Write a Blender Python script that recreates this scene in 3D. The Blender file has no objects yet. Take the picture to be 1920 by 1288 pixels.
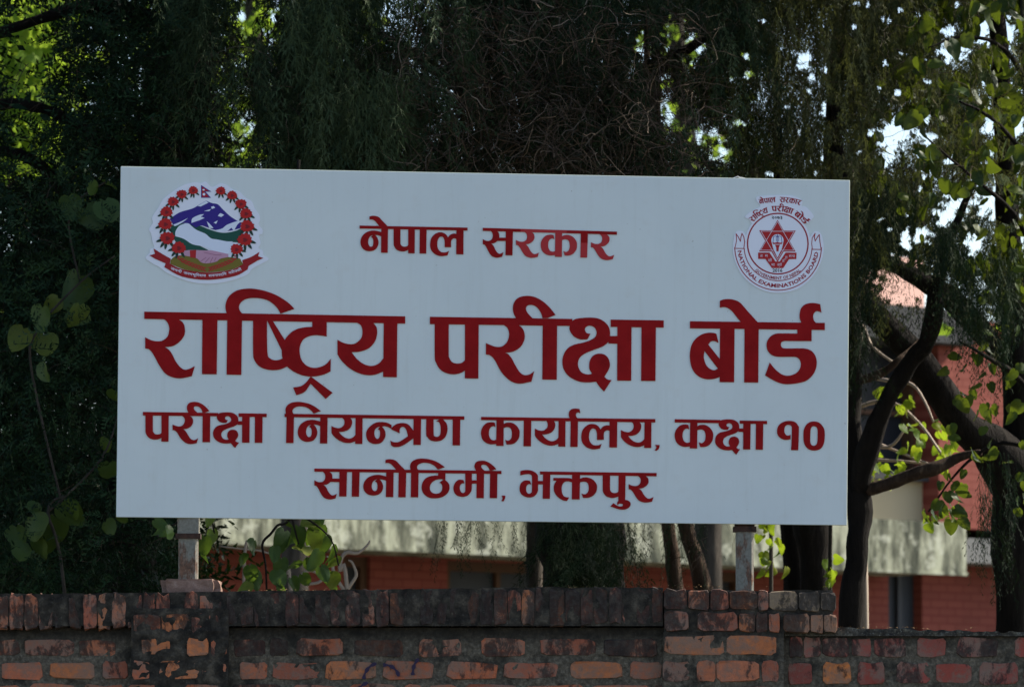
import bpy, math, random
import numpy as np
from mathutils import Vector, Matrix, noise
from mathutils.geometry import delaunay_2d_cdt

random.seed(11)
RNG = np.random.default_rng(5)
sc = bpy.context.scene
col = sc.collection

# ------------------------------------------------------------------ camera
FPX = 10667.0                                   # 200 mm lens in photograph pixels
PITCH = math.atan(916 / FPX)
EYE = Vector((0, 0, 1.6))
cam_data = bpy.data.cameras.new('camera')
cam = bpy.data.objects.new('camera', cam_data); col.objects.link(cam)
cam.location = EYE; cam.rotation_euler = (math.pi / 2 + PITCH, 0, 0)
cam_data.lens = 200; cam_data.sensor_width = 36
cam_data.clip_start = 0.5; cam_data.clip_end = 2000
cam_data.dof.use_dof = True; cam_data.dof.focus_distance = 25.0; cam_data.dof.aperture_fstop = 7.1
sc.camera = cam
FW = Vector((0, math.cos(PITCH), math.sin(PITCH))); UP = Vector((0, -math.sin(PITCH), math.cos(PITCH)))

# ------------------------------------------------------------------ light
SUN_EL, SUN_AZ = 40.0, 23.5                     # azimuth measured from +X towards +Y
w = bpy.data.worlds.new('World'); sc.world = w; w.use_nodes = True
nt = w.node_tree; bg = nt.nodes['Background']
sky = nt.nodes.new('ShaderNodeTexSky'); sky.sky_type = 'NISHITA'; sky.sun_disc = False
sky.sun_elevation = math.radians(SUN_EL); sky.sun_rotation = math.radians(90 - SUN_AZ)
sky.air_density = 1.0; sky.dust_density = 1.5; sky.ozone_density = 1.5
nt.links.new(sky.outputs[0], bg.inputs[0]); bg.inputs[1].default_value = 0.12
sd = bpy.data.lights.new('sun', 'SUN'); sd.energy = 4.8; sd.angle = math.radians(0.5); sd.color = (1.0, 0.93, 0.80)
so = bpy.data.objects.new('sun', sd); col.objects.link(so)
sdir = Vector((math.cos(math.radians(SUN_EL)) * math.cos(math.radians(SUN_AZ)),
               math.cos(math.radians(SUN_EL)) * math.sin(math.radians(SUN_AZ)), math.sin(math.radians(SUN_EL))))
so.rotation_euler = sdir.to_track_quat('Z', 'Y').to_euler(); so.location = (20, 10, 30)
sc.view_settings.view_transform = 'Standard'; sc.view_settings.look = 'None'
sc.view_settings.exposure = 0.95; sc.view_settings.gamma = 1.0; sc.view_settings.use_curve_mapping = False
sc.cycles.max_bounces = 8; sc.cycles.transparent_max_bounces = 8
sc.cycles.use_denoising = True

# ------------------------------------------------------------------ helpers
def ray(px, py):
    return (FW * FPX + Vector((1, 0, 0)) * (px - 960) - UP * (py - 644)) / FPX

def at(px, py, Y):
    """the point of the place at depth Y seen at that spot of the photograph"""
    d = ray(px, py); return EYE + d * (Y / d.y)

def on_plane(px, py, P, N):
    d = ray(px, py); t = (P - EYE).dot(N) / d.dot(N); return EYE + d * t

def tag(o, label=None, cat=None, group=None, kind=None):
    if label: o['label'] = label
    if cat: o['category'] = cat
    if group: o['group'] = group
    if kind: o['kind'] = kind
    return o

def link(name, me, parent=None):
    o = bpy.data.objects.new(name, me); col.objects.link(o)
    if parent is not None: o.parent = parent
    return o

def empty(name, loc=(0, 0, 0), rot=(0, 0, 0)):
    o = bpy.data.objects.new(name, None); col.objects.link(o)
    o.location = loc; o.rotation_euler = rot; o.empty_display_size = .2; return o

def mesh(name, verts, faces, mats, smooth=False, mat_idx=None):
    me = bpy.data.meshes.new(name); me.from_pydata([tuple(v) for v in verts], [], faces); me.update()
    for m in (mats if isinstance(mats, (list, tuple)) else [mats]): me.materials.append(m)
    if mat_idx is not None: me.polygons.foreach_set('material_index', mat_idx)
    if smooth: me.polygons.foreach_set('use_smooth', [True] * len(me.polygons))
    return me

def np_mesh(name, V, Fc, mat, tint=None, smooth=False):
    """V (n,3), Fc (m,k) with k = 3 or 4"""
    me = bpy.data.meshes.new(name); V = np.asarray(V, np.float32); Fc = np.asarray(Fc, np.int32)
    k = Fc.shape[1]
    me.vertices.add(len(V)); me.vertices.foreach_set('co', V.ravel())
    me.loops.add(Fc.size); me.loops.foreach_set('vertex_index', Fc.ravel())
    me.polygons.add(len(Fc)); me.polygons.foreach_set('loop_start', np.arange(len(Fc), dtype=np.int32) * k)
    me.polygons.foreach_set('loop_total', np.full(len(Fc), k, np.int32))
    if smooth: me.polygons.foreach_set('use_smooth', np.ones(len(Fc), bool))
    me.update(calc_edges=True)
    if tint is not None:
        a = me.attributes.new('tint', 'FLOAT', 'POINT'); a.data.foreach_set('value', np.asarray(tint, np.float32))
    me.materials.append(mat); return me

BOXF = [(0, 3, 2, 1), (4, 5, 6, 7), (0, 1, 5, 4), (1, 2, 6, 5), (2, 3, 7, 6), (3, 0, 4, 7)]
def box_data(a, b):
    (x0, y0, z0), (x1, y1, z1) = a, b
    return [(x0, y0, z0), (x1, y0, z0), (x1, y1, z0), (x0, y1, z0), (x0, y0, z1), (x1, y0, z1), (x1, y1, z1), (x0, y1, z1)], BOXF

def box(name, a, b, m, parent=None, bevel=0.0):
    v, f = box_data(a, b); me = mesh(name, v, f, m); o = link(name, me, parent)
    if bevel:
        md = o.modifiers.new('bevel', 'BEVEL'); md.width = bevel; md.segments = 2
    return o

# ------------------------------------------------------------------ materials
def new_mat(name, color=(.5, .5, .5), rough=.7, spec=.3, metal=0.0):
    m = bpy.data.materials.new(name); m.use_nodes = True
    b = m.node_tree.nodes['Principled BSDF']
    b.inputs['Base Color'].default_value = (*color, 1); b.inputs['Roughness'].default_value = rough
    b.inputs['Specular IOR Level'].default_value = spec; b.inputs['Metallic'].default_value = metal
    return m

class NB:
    """small node builder"""
    def __init__(s, m): s.m = m; s.t = m.node_tree; s.n = s.t.nodes; s.bsdf = s.n['Principled BSDF']
    def node(s, typ, **kw):
        n = s.n.new(typ)
        for k, v in kw.items(): setattr(n, k, v)
        return n
    def put(s, sock, v):
        if hasattr(v, 'node'): s.t.links.new(v, sock)
        elif isinstance(v, (tuple, list)) and len(v) == 3 and sock.type == 'RGBA': sock.default_value = (*v, 1)
        else: sock.default_value = v
    def coord(s, kind='Object', scale=(1, 1, 1)):
        if kind == 'World': o = s.node('ShaderNodeNewGeometry').outputs['Position']
        else: o = s.node('ShaderNodeTexCoord').outputs[kind]
        mp = s.node('ShaderNodeMapping'); s.put(mp.inputs['Vector'], o); mp.inputs['Scale'].default_value = scale
        return mp.outputs[0]
    def noise(s, vec, scale=5, detail=4, rough=.6, dist=0):
        n = s.node('ShaderNodeTexNoise'); s.put(n.inputs['Vector'], vec); n.inputs['Scale'].default_value = scale
        n.inputs['Detail'].default_value = detail; n.inputs['Roughness'].default_value = rough
        n.inputs['Distortion'].default_value = dist; return n.outputs['Fac']
    def ramp(s, fac, stops):
        r = s.node('ShaderNodeValToRGB'); s.put(r.inputs[0], fac); e = r.color_ramp.elements
        while len(e) < len(stops): e.new(.5)
        for i, (p, c) in enumerate(stops):
            e[i].position = p; e[i].color = (*c, 1) if isinstance(c, (tuple, list)) else (c, c, c, 1)
        return r.outputs[0]
    def mix(s, f, a, b, mode='MIX'):
        n = s.node('ShaderNodeMix', data_type='RGBA', blend_type=mode); s.put(n.inputs[0], f)
        s.put(n.inputs[6], a); s.put(n.inputs[7], b); return n.outputs[2]
    def math(s, op, a, b=0.0, clamp=False):
        n = s.node('ShaderNodeMath', operation=op); n.use_clamp = clamp
        s.put(n.inputs[0], a); s.put(n.inputs[1], b); return n.outputs[0]
    def bump(s, h, strength=.3, dist=.01):
        n = s.node('ShaderNodeBump'); n.inputs['Strength'].default_value = strength; n.inputs['Distance'].default_value = dist
        s.put(n.inputs['Height'], h); s.put(s.bsdf.inputs['Normal'], n.outputs[0])
    def color(s, c): s.put(s.bsdf.inputs['Base Color'], c)

# sign board: white gloss sheet, faintly dusty
M_SIGN = new_mat('sign_white', (.80, .81, .82), .38, .35); b = NB(M_SIGN)
c = b.coord('Object'); n1 = b.noise(c, 1.6, 5, .6); n2 = b.noise(b.coord('Object', (6, 6, 1)), 2.2, 4)
cc = b.ramp(n1, [(.3, (.65, .71, .72)), (.7, (.71, .765, .765))])
cc = b.mix(b.ramp(n2, [(.55, 0.0), (.8, .25)]), cc, (.60, .60, .56))
stk = b.noise(b.coord('Object', (9, .5, 1)), 3.0, 5, .65); cc = b.mix(b.ramp(stk, [(.52, 0.0), (.75, .22)]), cc, (.52, .55, .52))
spk = b.noise(c, 55, 2, .5); cc = b.mix(b.ramp(spk, [(.74, 0.0), (.78, .6)]), cc, (.35, .33, .30))
b.color(cc); b.put(b.bsdf.inputs['Roughness'], b.ramp(n1, [(.3, .32), (.7, .5)]))
# crimson vinyl letters, paler in places
M_RED = new_mat('letter_red', (.30, .006, .010), .55, .12); b = NB(M_RED)
c = b.coord('Object'); n1 = b.noise(c, 9, 5, .65)
b.color(b.ramp(n1, [(.3, (.235, .0025, .004)), (.7, (.33, .006, .008))]))
M_REDPALE = new_mat('letter_red_pale', (.44, .03, .035), .5, .2)
M_PAPER = new_mat('sticker_white', (.80, .82, .92), .4, .3)
M_GREY = new_mat('sheet_edge', (.45, .50, .42), .5)

def print_mat(name, c): return new_mat(name, c, .42, .3)
P_RED = print_mat('print_red', (.42, .012, .018)); P_DRED = print_mat('print_maroon', (.33, .006, .022))
P_BLUE = print_mat('print_indigo', (.030, .014, .23)); P_GREEN = print_mat('print_green', (.006, .075, .055))
P_DGREEN = print_mat('print_leaf', (.006, .035, .025)); P_OLIVE = print_mat('print_olive', (.19, .15, .02))
P_FLOWER = print_mat('print_flower', (.46, .008, .010)); P_SKIN = print_mat('print_skin', (.55, .30, .42))
P_SKIN2 = print_mat('print_skin_line', (.33, .14, .22)); P_SNOW = print_mat('print_white', (.72, .78, .92))
P_BLACK = print_mat('print_black', (.03, .02, .03)); P_RIBBON = print_mat('print_ribbon', (.33, .006, .012))
P_MID = print_mat('print_flower_dark', (.20, .004, .012))

# ------------------------------------------------------------------ traced outlines
def path(s):
    """'x,y x,yc ...' closed outline; c marks a corner, the rest is smoothed"""
    P = []
    for t in s.split():
        k = t.endswith('c'); x, y = t.rstrip('c').split(','); P.append((float(x), float(y), k))
    n = len(P); out = []
    for i in range(n):
        a, b_, c_, d = P[i - 1], P[i], P[(i + 1) % n], P[(i + 2) % n]
        out.append((b_[0], b_[1]))
        if b_[2] and c_[2]: continue
        p0 = a if not b_[2] else (2 * b_[0] - c_[0], 2 * b_[1] - c_[1])
        p3 = d if not c_[2] else (2 * c_[0] - b_[0], 2 * c_[1] - b_[1])
        for t in (.25, .5, .75):
            q = []
            for j in (0, 1):
                q.append(.5 * (2 * b_[j] + (c_[j] - p0[j]) * t + (2 * p0[j] - 5 * b_[j] + 4 * c_[j] - p3[j]) * t * t
                               + (3 * b_[j] - p0[j] - 3 * c_[j] + p3[j]) * t ** 3))
            out.append(tuple(q))
    return out

def xf(poly, sx, sy, dx, dy): return [(x * sx + dx, y * sy + dy) for x, y in poly]

class Glyphs:
    """pieces = [(outline, [holes])] in photograph units"""
    def __init__(s): s.p = []
    def add(s, R, outer, *holes):
        ox, oy, k = R
        f = lambda t: xf(path(t), 1 / k, 1 / k, ox, oy)
        s.p.append((f(outer), [f(h) for h in holes])); return s
    def rect(s, R, *c):
        return s.add(R, ' '.join('%g,%gc' % (c[i], c[i + 1]) for i in range(0, 8, 2)))
    def bar(s, pts): s.p.append((pts, [])); return s
    def use(s, g, src, R, dst):
        """copy glyph g fitted from its box src to box dst (both in their own zoomed units)"""
        gR, pieces = g; (a0, b0, a1, b1), (x0, y0, x1, y1) = src, dst
        A = [gR[0] + a0 / gR[2], gR[1] + b0 / gR[2], gR[0] + a1 / gR[2], gR[1] + b1 / gR[2]]
        B = [R[0] + x0 / R[2], R[1] + y0 / R[2], R[0] + x1 / R[2], R[1] + y1 / R[2]]
        sx = (B[2] - B[0]) / (A[2] - A[0]); sy = (B[3] - B[1]) / (A[3] - A[1])
        T = Glyphs()
        for p in pieces: T.add(gR, *p)
        for o, hs in T.p:
            s.p.append((xf(o, sx, sy, B[0] - A[0] * sx, B[1] - A[1] * sy), [xf(h, sx, sy, B[0] - A[0] * sx, B[1] - A[1] * sy) for h in hs]))
        return s

def area(p): return .5 * sum(p[i - 1][0] * p[i][1] - p[i][0] * p[i - 1][1] for i in range(len(p)))

def union(pieces, k=1000.0):
    """triangulated union of overlapping outlines with holes -> verts2d, tris"""
    V, Fc, ids, holes_of = [], [], [], {}
    for o, hs in pieces:
        def put(p):
            if area(p) < 0: p = p[::-1]
            b0 = len(V); V.extend(Vector((x * k, y * k)) for x, y in p); Fc.append(list(range(b0, len(V)))); return len(Fc) - 1
        i = put(o); ids.append(i); holes_of[i] = [put(h) for h in hs]
    r = delaunay_2d_cdt(V, [], Fc, 1, 1e-4, True)
    verts, faces, of = r[0], r[2], r[5]
    keep = []
    for f, o in zip(faces, of):
        o = set(o)
        if any(i in o and not any(h in o for h in holes_of[i]) for i in ids): keep.append(list(f))
    used = sorted({i for f in keep for i in f}); mp = {i: j for j, i in enumerate(used)}
    return [(verts[i].x / k, verts[i].y / k) for i in used], [[mp[i] for i in f] for f in keep]

def slab(name, pieces, z0, z1, mats, parent=None):
    """flat cut-out between heights z0 and z1 above the board (its own X right, Y up, Z towards the viewer)"""
    V, T = union(pieces); n = len(V); ori = []
    for f in T:
        a = area([V[i] for i in f]); ori.append(f if a > 0 else f[::-1])
    E = {}
    for f in ori:
        for i in range(len(f)): E[(f[i - 1], f[i])] = 1
    verts = [(x, y, z1) for x, y in V] + [(x, y, z0) for x, y in V]; faces = [tuple(f) for f in ori]; nf = len(faces)
    for a, b_ in E:
        if (b_, a) not in E: faces.append((a, a + n, b_ + n, b_))
    mi = [0] * nf + [min(1, len(mats) - 1)] * (len(faces) - nf)
    return link(name, mesh(name, verts, faces, mats, mat_idx=mi), parent)

# ------------------------------------------------------------------ the sign board
SC = Vector((-0.1123, 25.05, 3.7352)); SW, SH = 3.2497, 1.5376
yaw, tilt, roll = 0.12729, 0.0503, 0.00426
RS = Matrix.Rotation(yaw, 3, 'Z') @ Matrix.Rotation(tilt, 3, 'X') @ Matrix.Rotation(roll, 3, 'Y')
SX, SN, SY = RS @ Vector((1, 0, 0)), RS @ Vector((0, -1, 0)), RS @ Vector((0, 0, 1))
def board(px, py):
    """spot of the photograph -> (right, up) in metres on the board"""
    q = on_plane(px, py, SC, SN) - SC; return (q.dot(SX), q.dot(SY))
def board_pieces(ps): return [([board(*p) for p in o], [[board(*p) for p in h] for h in hs]) for o, hs in ps]

sign = empty('signboard', SC)
sign.rotation_mode = 'QUATERNION'
sign.rotation_quaternion = Matrix((SX, SY, SN)).transposed().to_quaternion()
tag(sign, 'large white signboard with crimson lettering and two emblems, above the brick wall', 'signboard')
pv, pf = box_data((-SW / 2, -SH / 2, -.028), (SW / 2, SH / 2, 0))
panel = link('panel', mesh('panel', pv, pf, [M_SIGN, M_GREY], mat_idx=[0, 0, 1, 1, 1, 1]), sign)
bv = panel.modifiers.new('bevel', 'BEVEL'); bv.width = .002; bv.segments = 1

def word(ps, label, mats=None): 
    o = slab('word', board_pieces(ps), 0.0005, .0038, mats or [M_RED, M_RED], sign); o['label'] = label; return o

Z1 = (250, 530, 1920 / 530); Z2 = (780, 530, 4.0); Z3 = (1270, 550, 6.4)
RA = "205,246c 225,262 240,290 243,325 232,365 200,392 160,398 120,390 80,371c 80,447c 110,455 140,495 175,560 215,615 260,640 320,650 397,635c 417,567c 380,585 345,590 315,570 285,530 260,480 235,450 213,438c 270,430 320,395 348,350 348,300 335,270 312,252c 312,235c 205,235c"
RA_ = (Z1, [(RA,)]); RAB = (80, 247, 417, 650)
YA = "1515,270c 1545,290 1556,330 1548,375 1515,408 1480,418 1430,410 1386,388c 1386,485c 1410,525 1460,575 1520,610 1580,627 1640,625 1700,602c 1710,602c 1710,512c 1697,515c 1665,550 1620,565 1570,555 1520,520 1482,472c 1540,468 1600,445 1640,400 1655,350 1652,305 1630,274c 1630,255c 1515,255c"
YA_ = (Z1, [(YA,), ("1701,260c 1792,262c 1789,642c 1696,640c",)]); YAB = (1386, 278, 1792, 642)
W1 = Glyphs().rect(Z1, 74, 197, 1846, 229, 1846, 278, 74, 246).add(Z1, RA)
W1.rect(Z1, 469, 235, 571, 235, 566, 622, 466, 621).rect(Z1, 638, 235, 738, 235, 733, 626, 633, 624)
W1.add(Z1, "640,220c 627,185 628,140 650,92 700,55 760,42 820,42 900,58 980,90 1050,135 1094,178c 1000,211c 975,170 930,130 880,110 820,104 770,110 735,130 718,160 722,188 740,212c 740,235c 640,235c")
W1.add(Z1, "813,240c 813,470 822,525 855,568 905,589 960,594 1010,585 1060,560c 1060,480c 1030,503 1008,517 970,527 930,515 910,470 907,240c")
W1.rect(Z1, 905, 240, 940, 250, 1060, 440, 1025, 495).rect(Z1, 900, 240, 946, 262, 1028, 388, 1012, 468)
W1.add(Z1, "1215,240c 1215,300c 1150,305 1090,325 1045,365 1015,420 1008,480 1020,535 1050,575 1100,610 1160,632 1225,637 1290,625 1339,603c 1341,517c 1310,552 1270,572 1225,578 1180,565 1145,530 1130,480 1132,430 1155,385 1200,362 1250,357 1313,365c 1313,240c")
W1.add(Z1, "1085,711c 1135,703 1170,680 1205,637c 1353,747c 1306,789c 1203,685c 1170,735 1140,753 1107,764c")
W1.add(Z1, *[YA]).rect(Z1, 1701, 255, 1793, 255, 1789, 642, 1696, 640)
KSHA = "1160,300c 1190,275 1240,265 1310,262 1370,270 1420,300 1450,345 1454,400 1440,445 1400,478 1330,505 1270,530 1230,560 1214,600 1220,640 1245,675 1290,688 1320,682c 1300,645 1302,590 1325,550 1365,532 1410,538 1440,565 1454,610 1445,650 1412,705c 1435,725 1466,730c 1410,816c 1380,785 1350,742c 1290,748 1220,740 1150,705 1110,655 1097,600 1105,545 1135,495 1185,465 1250,450 1310,430 1345,405 1354,375 1345,345 1325,328 1300,322 1275,332 1266,352 1280,378 1308,383c 1285,425c 1230,425 1180,400 1152,355 1153,320"
PAU = "140,290c 140,545 150,600 185,655 240,682 290,687 335,677 372,655c 372,575c 345,600 305,606 270,595 250,565 245,530 245,290c"
PA_ = (Z2, [(PAU,), ("367,290c 470,290c 467,719c 366,717c",)]); PAB = (140, 313, 470, 719)
II = "755,275c 732,230 726,185 740,140 775,110 835,99 895,110 950,140 1000,185 1046,242c 987,266c 948,266c 940,235 922,203 895,177 862,167 835,173 824,195 838,230 875,268c 890,290c 770,290c"
PARIKSHA = [("104,256c 1172,272c 1172,325c 104,311c",), ("1460,277c 1857,283c 1857,337c 1460,332c",), (PAU,), ("367,290c 470,290c 467,719c 366,717c",),
            ("655,316c 685,340 698,385 685,440 650,475 610,482 570,472 524,453c 524,538c 555,545 590,580 630,655 670,705 720,743 780,757 865,742c 886,664c 850,688 810,692 775,668 745,620 715,565 690,535 668,526c 730,516 785,480 813,425 812,375 795,340 768,318c 768,295c 655,295c",),
            ("950,290c 1058,290c 1055,727c 947,726c",), (II,), (KSHA,), ("1438,400c 1515,400c 1515,458c 1444,456c",),
            ("1510,300c 1616,300c 1613,735c 1508,734c",), ("1691,300c 1799,300c 1795,737c 1688,736c",)]
W2 = Glyphs()
for p in PARIKSHA: W2.add(Z2, *p)
REPH = "1485,345c 1468,300 1468,240 1485,180 1530,135 1590,118 1650,118 1713,130c 1728,232c 1700,218 1665,215 1635,245 1628,285 1640,330 1665,356c 1665,400c 1485,400c"
OM = "510,90c 560,73 630,70 700,85 760,120 830,200 960,345c 975,400c 800,400c 755,338c 715,290 660,220 610,180 560,165 510,172c"
W3 = Glyphs().rect(Z3, 151, 335, 1768, 355, 1768, 440, 151, 420).add(Z3, OM).add(Z3, REPH)
W3.rect(Z3, 512, 400, 686, 400, 680, 1066, 507, 1064)
W3.add(Z3, "492,592c 468,487c 430,474 370,473 300,490 230,535 180,600 155,680 150,770 165,870 205,950 270,1005 340,1028 410,1030 470,1018 515,1000c 530,1000c 530,880c 483,905c 440,922 390,905 345,860 320,790 318,740 325,690c 372,612c 400,580 440,572")
W3.rect(Z3, 322, 688, 368, 612, 530, 815, 530, 960)
W3.rect(Z3, 806, 400, 975, 400, 970, 1070, 801, 1068)
W3.add(Z3, "1440,420c 1440,483c 1240,480 1180,485 1120,515 1080,570 1070,630 1085,690 1125,735 1180,757 1250,762 1400,762 1450,778 1478,820 1478,880 1450,935 1400,970 1330,988 1260,975 1200,935 1150,885 1108,830c 1052,985c 1120,1025 1200,1065 1280,1088 1370,1087 1480,1070 1560,1040 1630,970 1665,890 1670,810 1650,740 1600,685 1530,662 1450,660 1290,660 1250,645 1240,615 1250,585 1285,572 1330,572c 1610,573c 1610,420c")
word(W1.p, 'first word of the largest crimson line'); word(W2.p, 'middle word of the largest crimson line'); word(W3.p, 'last word of the largest crimson line')

# ka, na, la and others
Z5 = (895, 760, 1920 / 180); Z6 = (1060, 760, 1920 / 190); ZA = (530, 745, 1920 / 180); ZB = (680, 760, 9.6)
KAR = "505,385c 560,352 610,341 670,343 740,370 800,425 840,500 845,570 830,650 780,725 720,765 650,780 583,778c 556,685c 590,700 630,700 670,665 688,610 690,550 680,490 655,450 610,434 565,437 505,458c"
KA = [("360,430c 347,345c 310,335 260,335 190,350 130,400 90,460 72,540 80,620 110,690 170,745 240,772 310,777 400,765c 400,675c 380,682c 340,695 300,692 260,665 235,610 230,550 240,480 270,435 310,415 335,418",),
      (KAR,), ("383,270c 528,270c 522,808c 376,806c",)]
KA_ = (Z5, KA); KAB = (72, 298, 845, 808)
NA = [("752,480c 690,462 620,448 550,448 470,465 390,510 330,580 303,660 305,740 335,810 390,860 460,884 530,884 600,865 650,820 685,750 690,680 670,610 640,565 612,540c 680,547 760,575c 770,575c 770,480c",
       "572,543c 520,562 483,610 466,680 475,740 500,782 530,792 560,778 577,730 578,660 562,608 528,588c"), ("752,380c 897,380c 890,920c 745,918c",)]
NA_ = (ZA, NA); NAB = (303, 402, 897, 920)
LA = [("850,385c 790,375 740,385 700,410 665,455c 630,400 580,365 520,350 450,358 380,400 325,470 303,560 303,640 325,710 380,775 450,815 540,832 655,815c 686,725c 640,748 580,755 520,745 475,700 450,640 447,570 460,500 490,450 530,435 570,455 593,510 598,560 598,650c 727,650c 727,560 735,510 765,480 800,470 850,487c",),
      ("837,290c 982,290c 978,796c 832,794c",)]
LA_ = (Z6, LA); LAB = (303, 312, 982, 796)
KS_ = (Z2, [(KSHA,)]); KSB = (1097, 262, 1466, 816); II_ = (Z2, [(II,)]); IIB = (726, 99, 1046, 270)
OM_ = (Z3, [(OM,)]); OMB = (510, 70, 960, 345); RE_ = (Z3, [(REPH,)]); REB = (1468, 118, 1728, 355)
IA = "65,335c 55,270 62,210 100,150 170,108 250,90 330,88 420,100 520,125 620,170 700,225 762,272c 620,324c 580,275 530,230 460,195 380,180 300,183 230,213 197,255 200,300 222,335c 222,370c 70,370c"
IA_ = (ZA, [(IA,)]); IAB = (55, 88, 762, 335)

Z = (670, 400, 1920 / 210)
NEPAL = Glyphs().rect(Z, 38, 212, 1888, 248, 1888, 298, 38, 262).use(OM_, OMB, Z, (207, 45, 515, 222)).use(NA_, NAB, Z, (55, 262, 525, 678))
NEPAL.use(PA_, PAB, Z, (622, 278, 985, 688)).rect(Z, 1070, 270, 1186, 270, 1180, 692, 1066, 690).use(LA_, LAB, Z, (1248, 296, 1820, 706))
word(NEPAL.p, 'first word of the top crimson line')
Z = (900, 420, 1920 / 260)
SARKAR = Glyphs().use(RA_, RAB, Z, (38, 98, 323, 468)).rect(Z, 235, 190, 365, 192, 365, 238, 235, 236).rect(Z, 357, 90, 455, 90, 448, 436, 352, 434)
BARD = Glyphs().rect(Z, 38, 55, 560, 70, 560, 112, 38, 97)
BARD.rect(Z, 1200, 88, 1895, 108, 1895, 150, 1200, 130)
AASTEM = Glyphs().rect(Z, 1397, 100, 1494, 102, 1489, 262, 1393, 262)
PALER = Glyphs().rect(Z, 560, 70, 1200, 88, 1200, 130, 560, 112).use(RA_, RAB, Z, (498, 114, 816, 471)).use(KA_, KAB, Z, (840, 126, 1342, 457))
PALER.rect(Z, 1393, 262, 1489, 262, 1482, 467, 1389, 466)
PALER.use(RA_, RAB, Z, (1536, 146, 1856, 502))
word(SARKAR.p + BARD.p[:1], 'deep crimson first letter of the second word of the top line')
o = slab('letter_stroke', board_pieces(BARD.p[1:] + AASTEM.p), 0.0005, .0038, [M_RED, M_RED], sign); o['label'] = 'deep crimson header stroke near the end of the top line'
o = slab('word', board_pieces(PALER.p), 0.0005, .0034, [M_REDPALE, M_RED], sign); o['label'] = 'paler strokes of the second word of the top line'
# third line
W5 = Glyphs(); Zp = (260, 745, 1920 / 260)
for p in PARIKSHA: W5.use((Z2, [p]), (104, 256, 1857, 717), Zp, (58, 200, 1772, 610))
word(W5.p, 'first word of the third crimson line')
W6 = Glyphs().bar([(533.4, 775.5), (870.4, 780.3), (870.4, 786.7), (533.4, 781.8)]).add(ZA, IA).rect(ZA, 78, 370, 225, 370, 215, 912, 67, 910)
for p in NA: W6.add(ZA, *p)
W6.use(YA_, YAB, ZA, (975, 414, 1597, 930))
W6.add(ZB, "518,350c 460,320 400,302 330,297 250,305 170,345 100,410 65,480 63,550 85,620 130,665 190,690 260,692 330,672 385,610 410,540 405,470 380,420 345,380c 400,375 460,390 518,422c",
       "310,382c 260,397 220,440 208,500 220,560 245,595 275,600 300,570 312,510 305,450 272,427c")
W6.add(ZB, "517,410c 560,365 620,330 700,315 770,322 830,350 880,410 920,465c 935,465c 935,580c 905,595c 830,650 750,705 670,740 600,748 550,742 510,715c 497,632c 540,655 600,662 660,650 730,610 815,552c 800,490 780,430 750,395 710,385 675,410 663,450 665,500c 517,433c")
W6.rect(ZB, 915, 225, 1050, 225, 1045, 710, 912, 708)
W6.add(ZB, "1143,225c 1143,520 1165,570 1210,620 1280,643 1360,643 1430,620 1490,560 1523,470 1525,390 1505,320 1450,255c 1450,235c 1390,235c 1385,250c 1325,283c 1370,300 1392,340 1402,400 1400,500 1380,545 1340,563 1300,555 1278,515 1275,225c")
W6.rect(ZB, 1620, 225, 1756, 228, 1750, 718, 1617, 716)
word(W6.p, 'second word of the third crimson line')
W7 = Glyphs().bar([(902, 781.4), (1228.5, 785.5), (1228.5, 791.9), (902, 787.4)])
for p in KA: W7.add(Z5, *p)
W7.rect(Z5, 928, 280, 1078, 280, 1070, 816, 922, 815).use(YA_, YAB, Z5, (1150, 306, 1762, 823))
W7.rect(Z6, 100, 275, 238, 275, 232, 785, 93, 783).use(RE_, REB, Z6, (65, 60, 281, 236))
for p in LA: W7.add(Z6, *p)
W7.use(YA_, YAB, Z6, (1052, 318, 1630, 805)).add(Z6, "1702,745c 1785,748c 1780,790 1760,830 1722,862c 1692,845c 1717,815 1722,785")
word(W7.p, 'third word of the third crimson line')
Z = (1260, 780, 1920 / 190)
W8 = Glyphs().rect(Z, 52, 58, 915, 72, 915, 134, 52, 120).rect(Z, 1283, 83, 1800, 90, 1800, 151, 1283, 142).use(KA_, KAB, Z, (50, 122, 779, 612))
W8.use(KS_, KSB, Z, (815, 60, 1287, 730)).rect(Z, 1250, 232, 1360, 234, 1360, 298, 1260, 296).rect(Z, 1350, 125, 1488, 125, 1480, 632, 1347, 630)
W8.rect(Z, 1590, 125, 1728, 125, 1720, 635, 1585, 633); word(W8.p, 'fourth word of the third crimson line')
Z = (1440, 770, 1717 / 120)
W9 = Glyphs().add(Z, "602,642c 570,658 530,665 480,645 445,590 435,530 445,450 480,395 540,375 600,390 638,425c 636,700c 619,1055c 808,1055c 828,480 810,410 750,320 660,278 560,270 450,285 340,340 270,420 243,520 250,620 300,705 390,760 480,780 602,764c")
W9.add(Z, "1235,285 1340,305 1430,370 1500,480 1520,600 1515,760 1490,890 1430,1000 1330,1055 1225,1065 1120,1045 1030,980 970,880 950,760 948,600 970,480 1030,370 1130,300",
       "1235,412 1290,430 1320,480 1330,560 1325,780 1310,880 1270,925 1220,935 1170,920 1140,870 1130,780 1135,560 1150,470 1185,425")
for q in W9.p:
    slab('numeral', board_pieces([q]), 0.0005, .0038, [M_RED, M_RED], sign)
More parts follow.
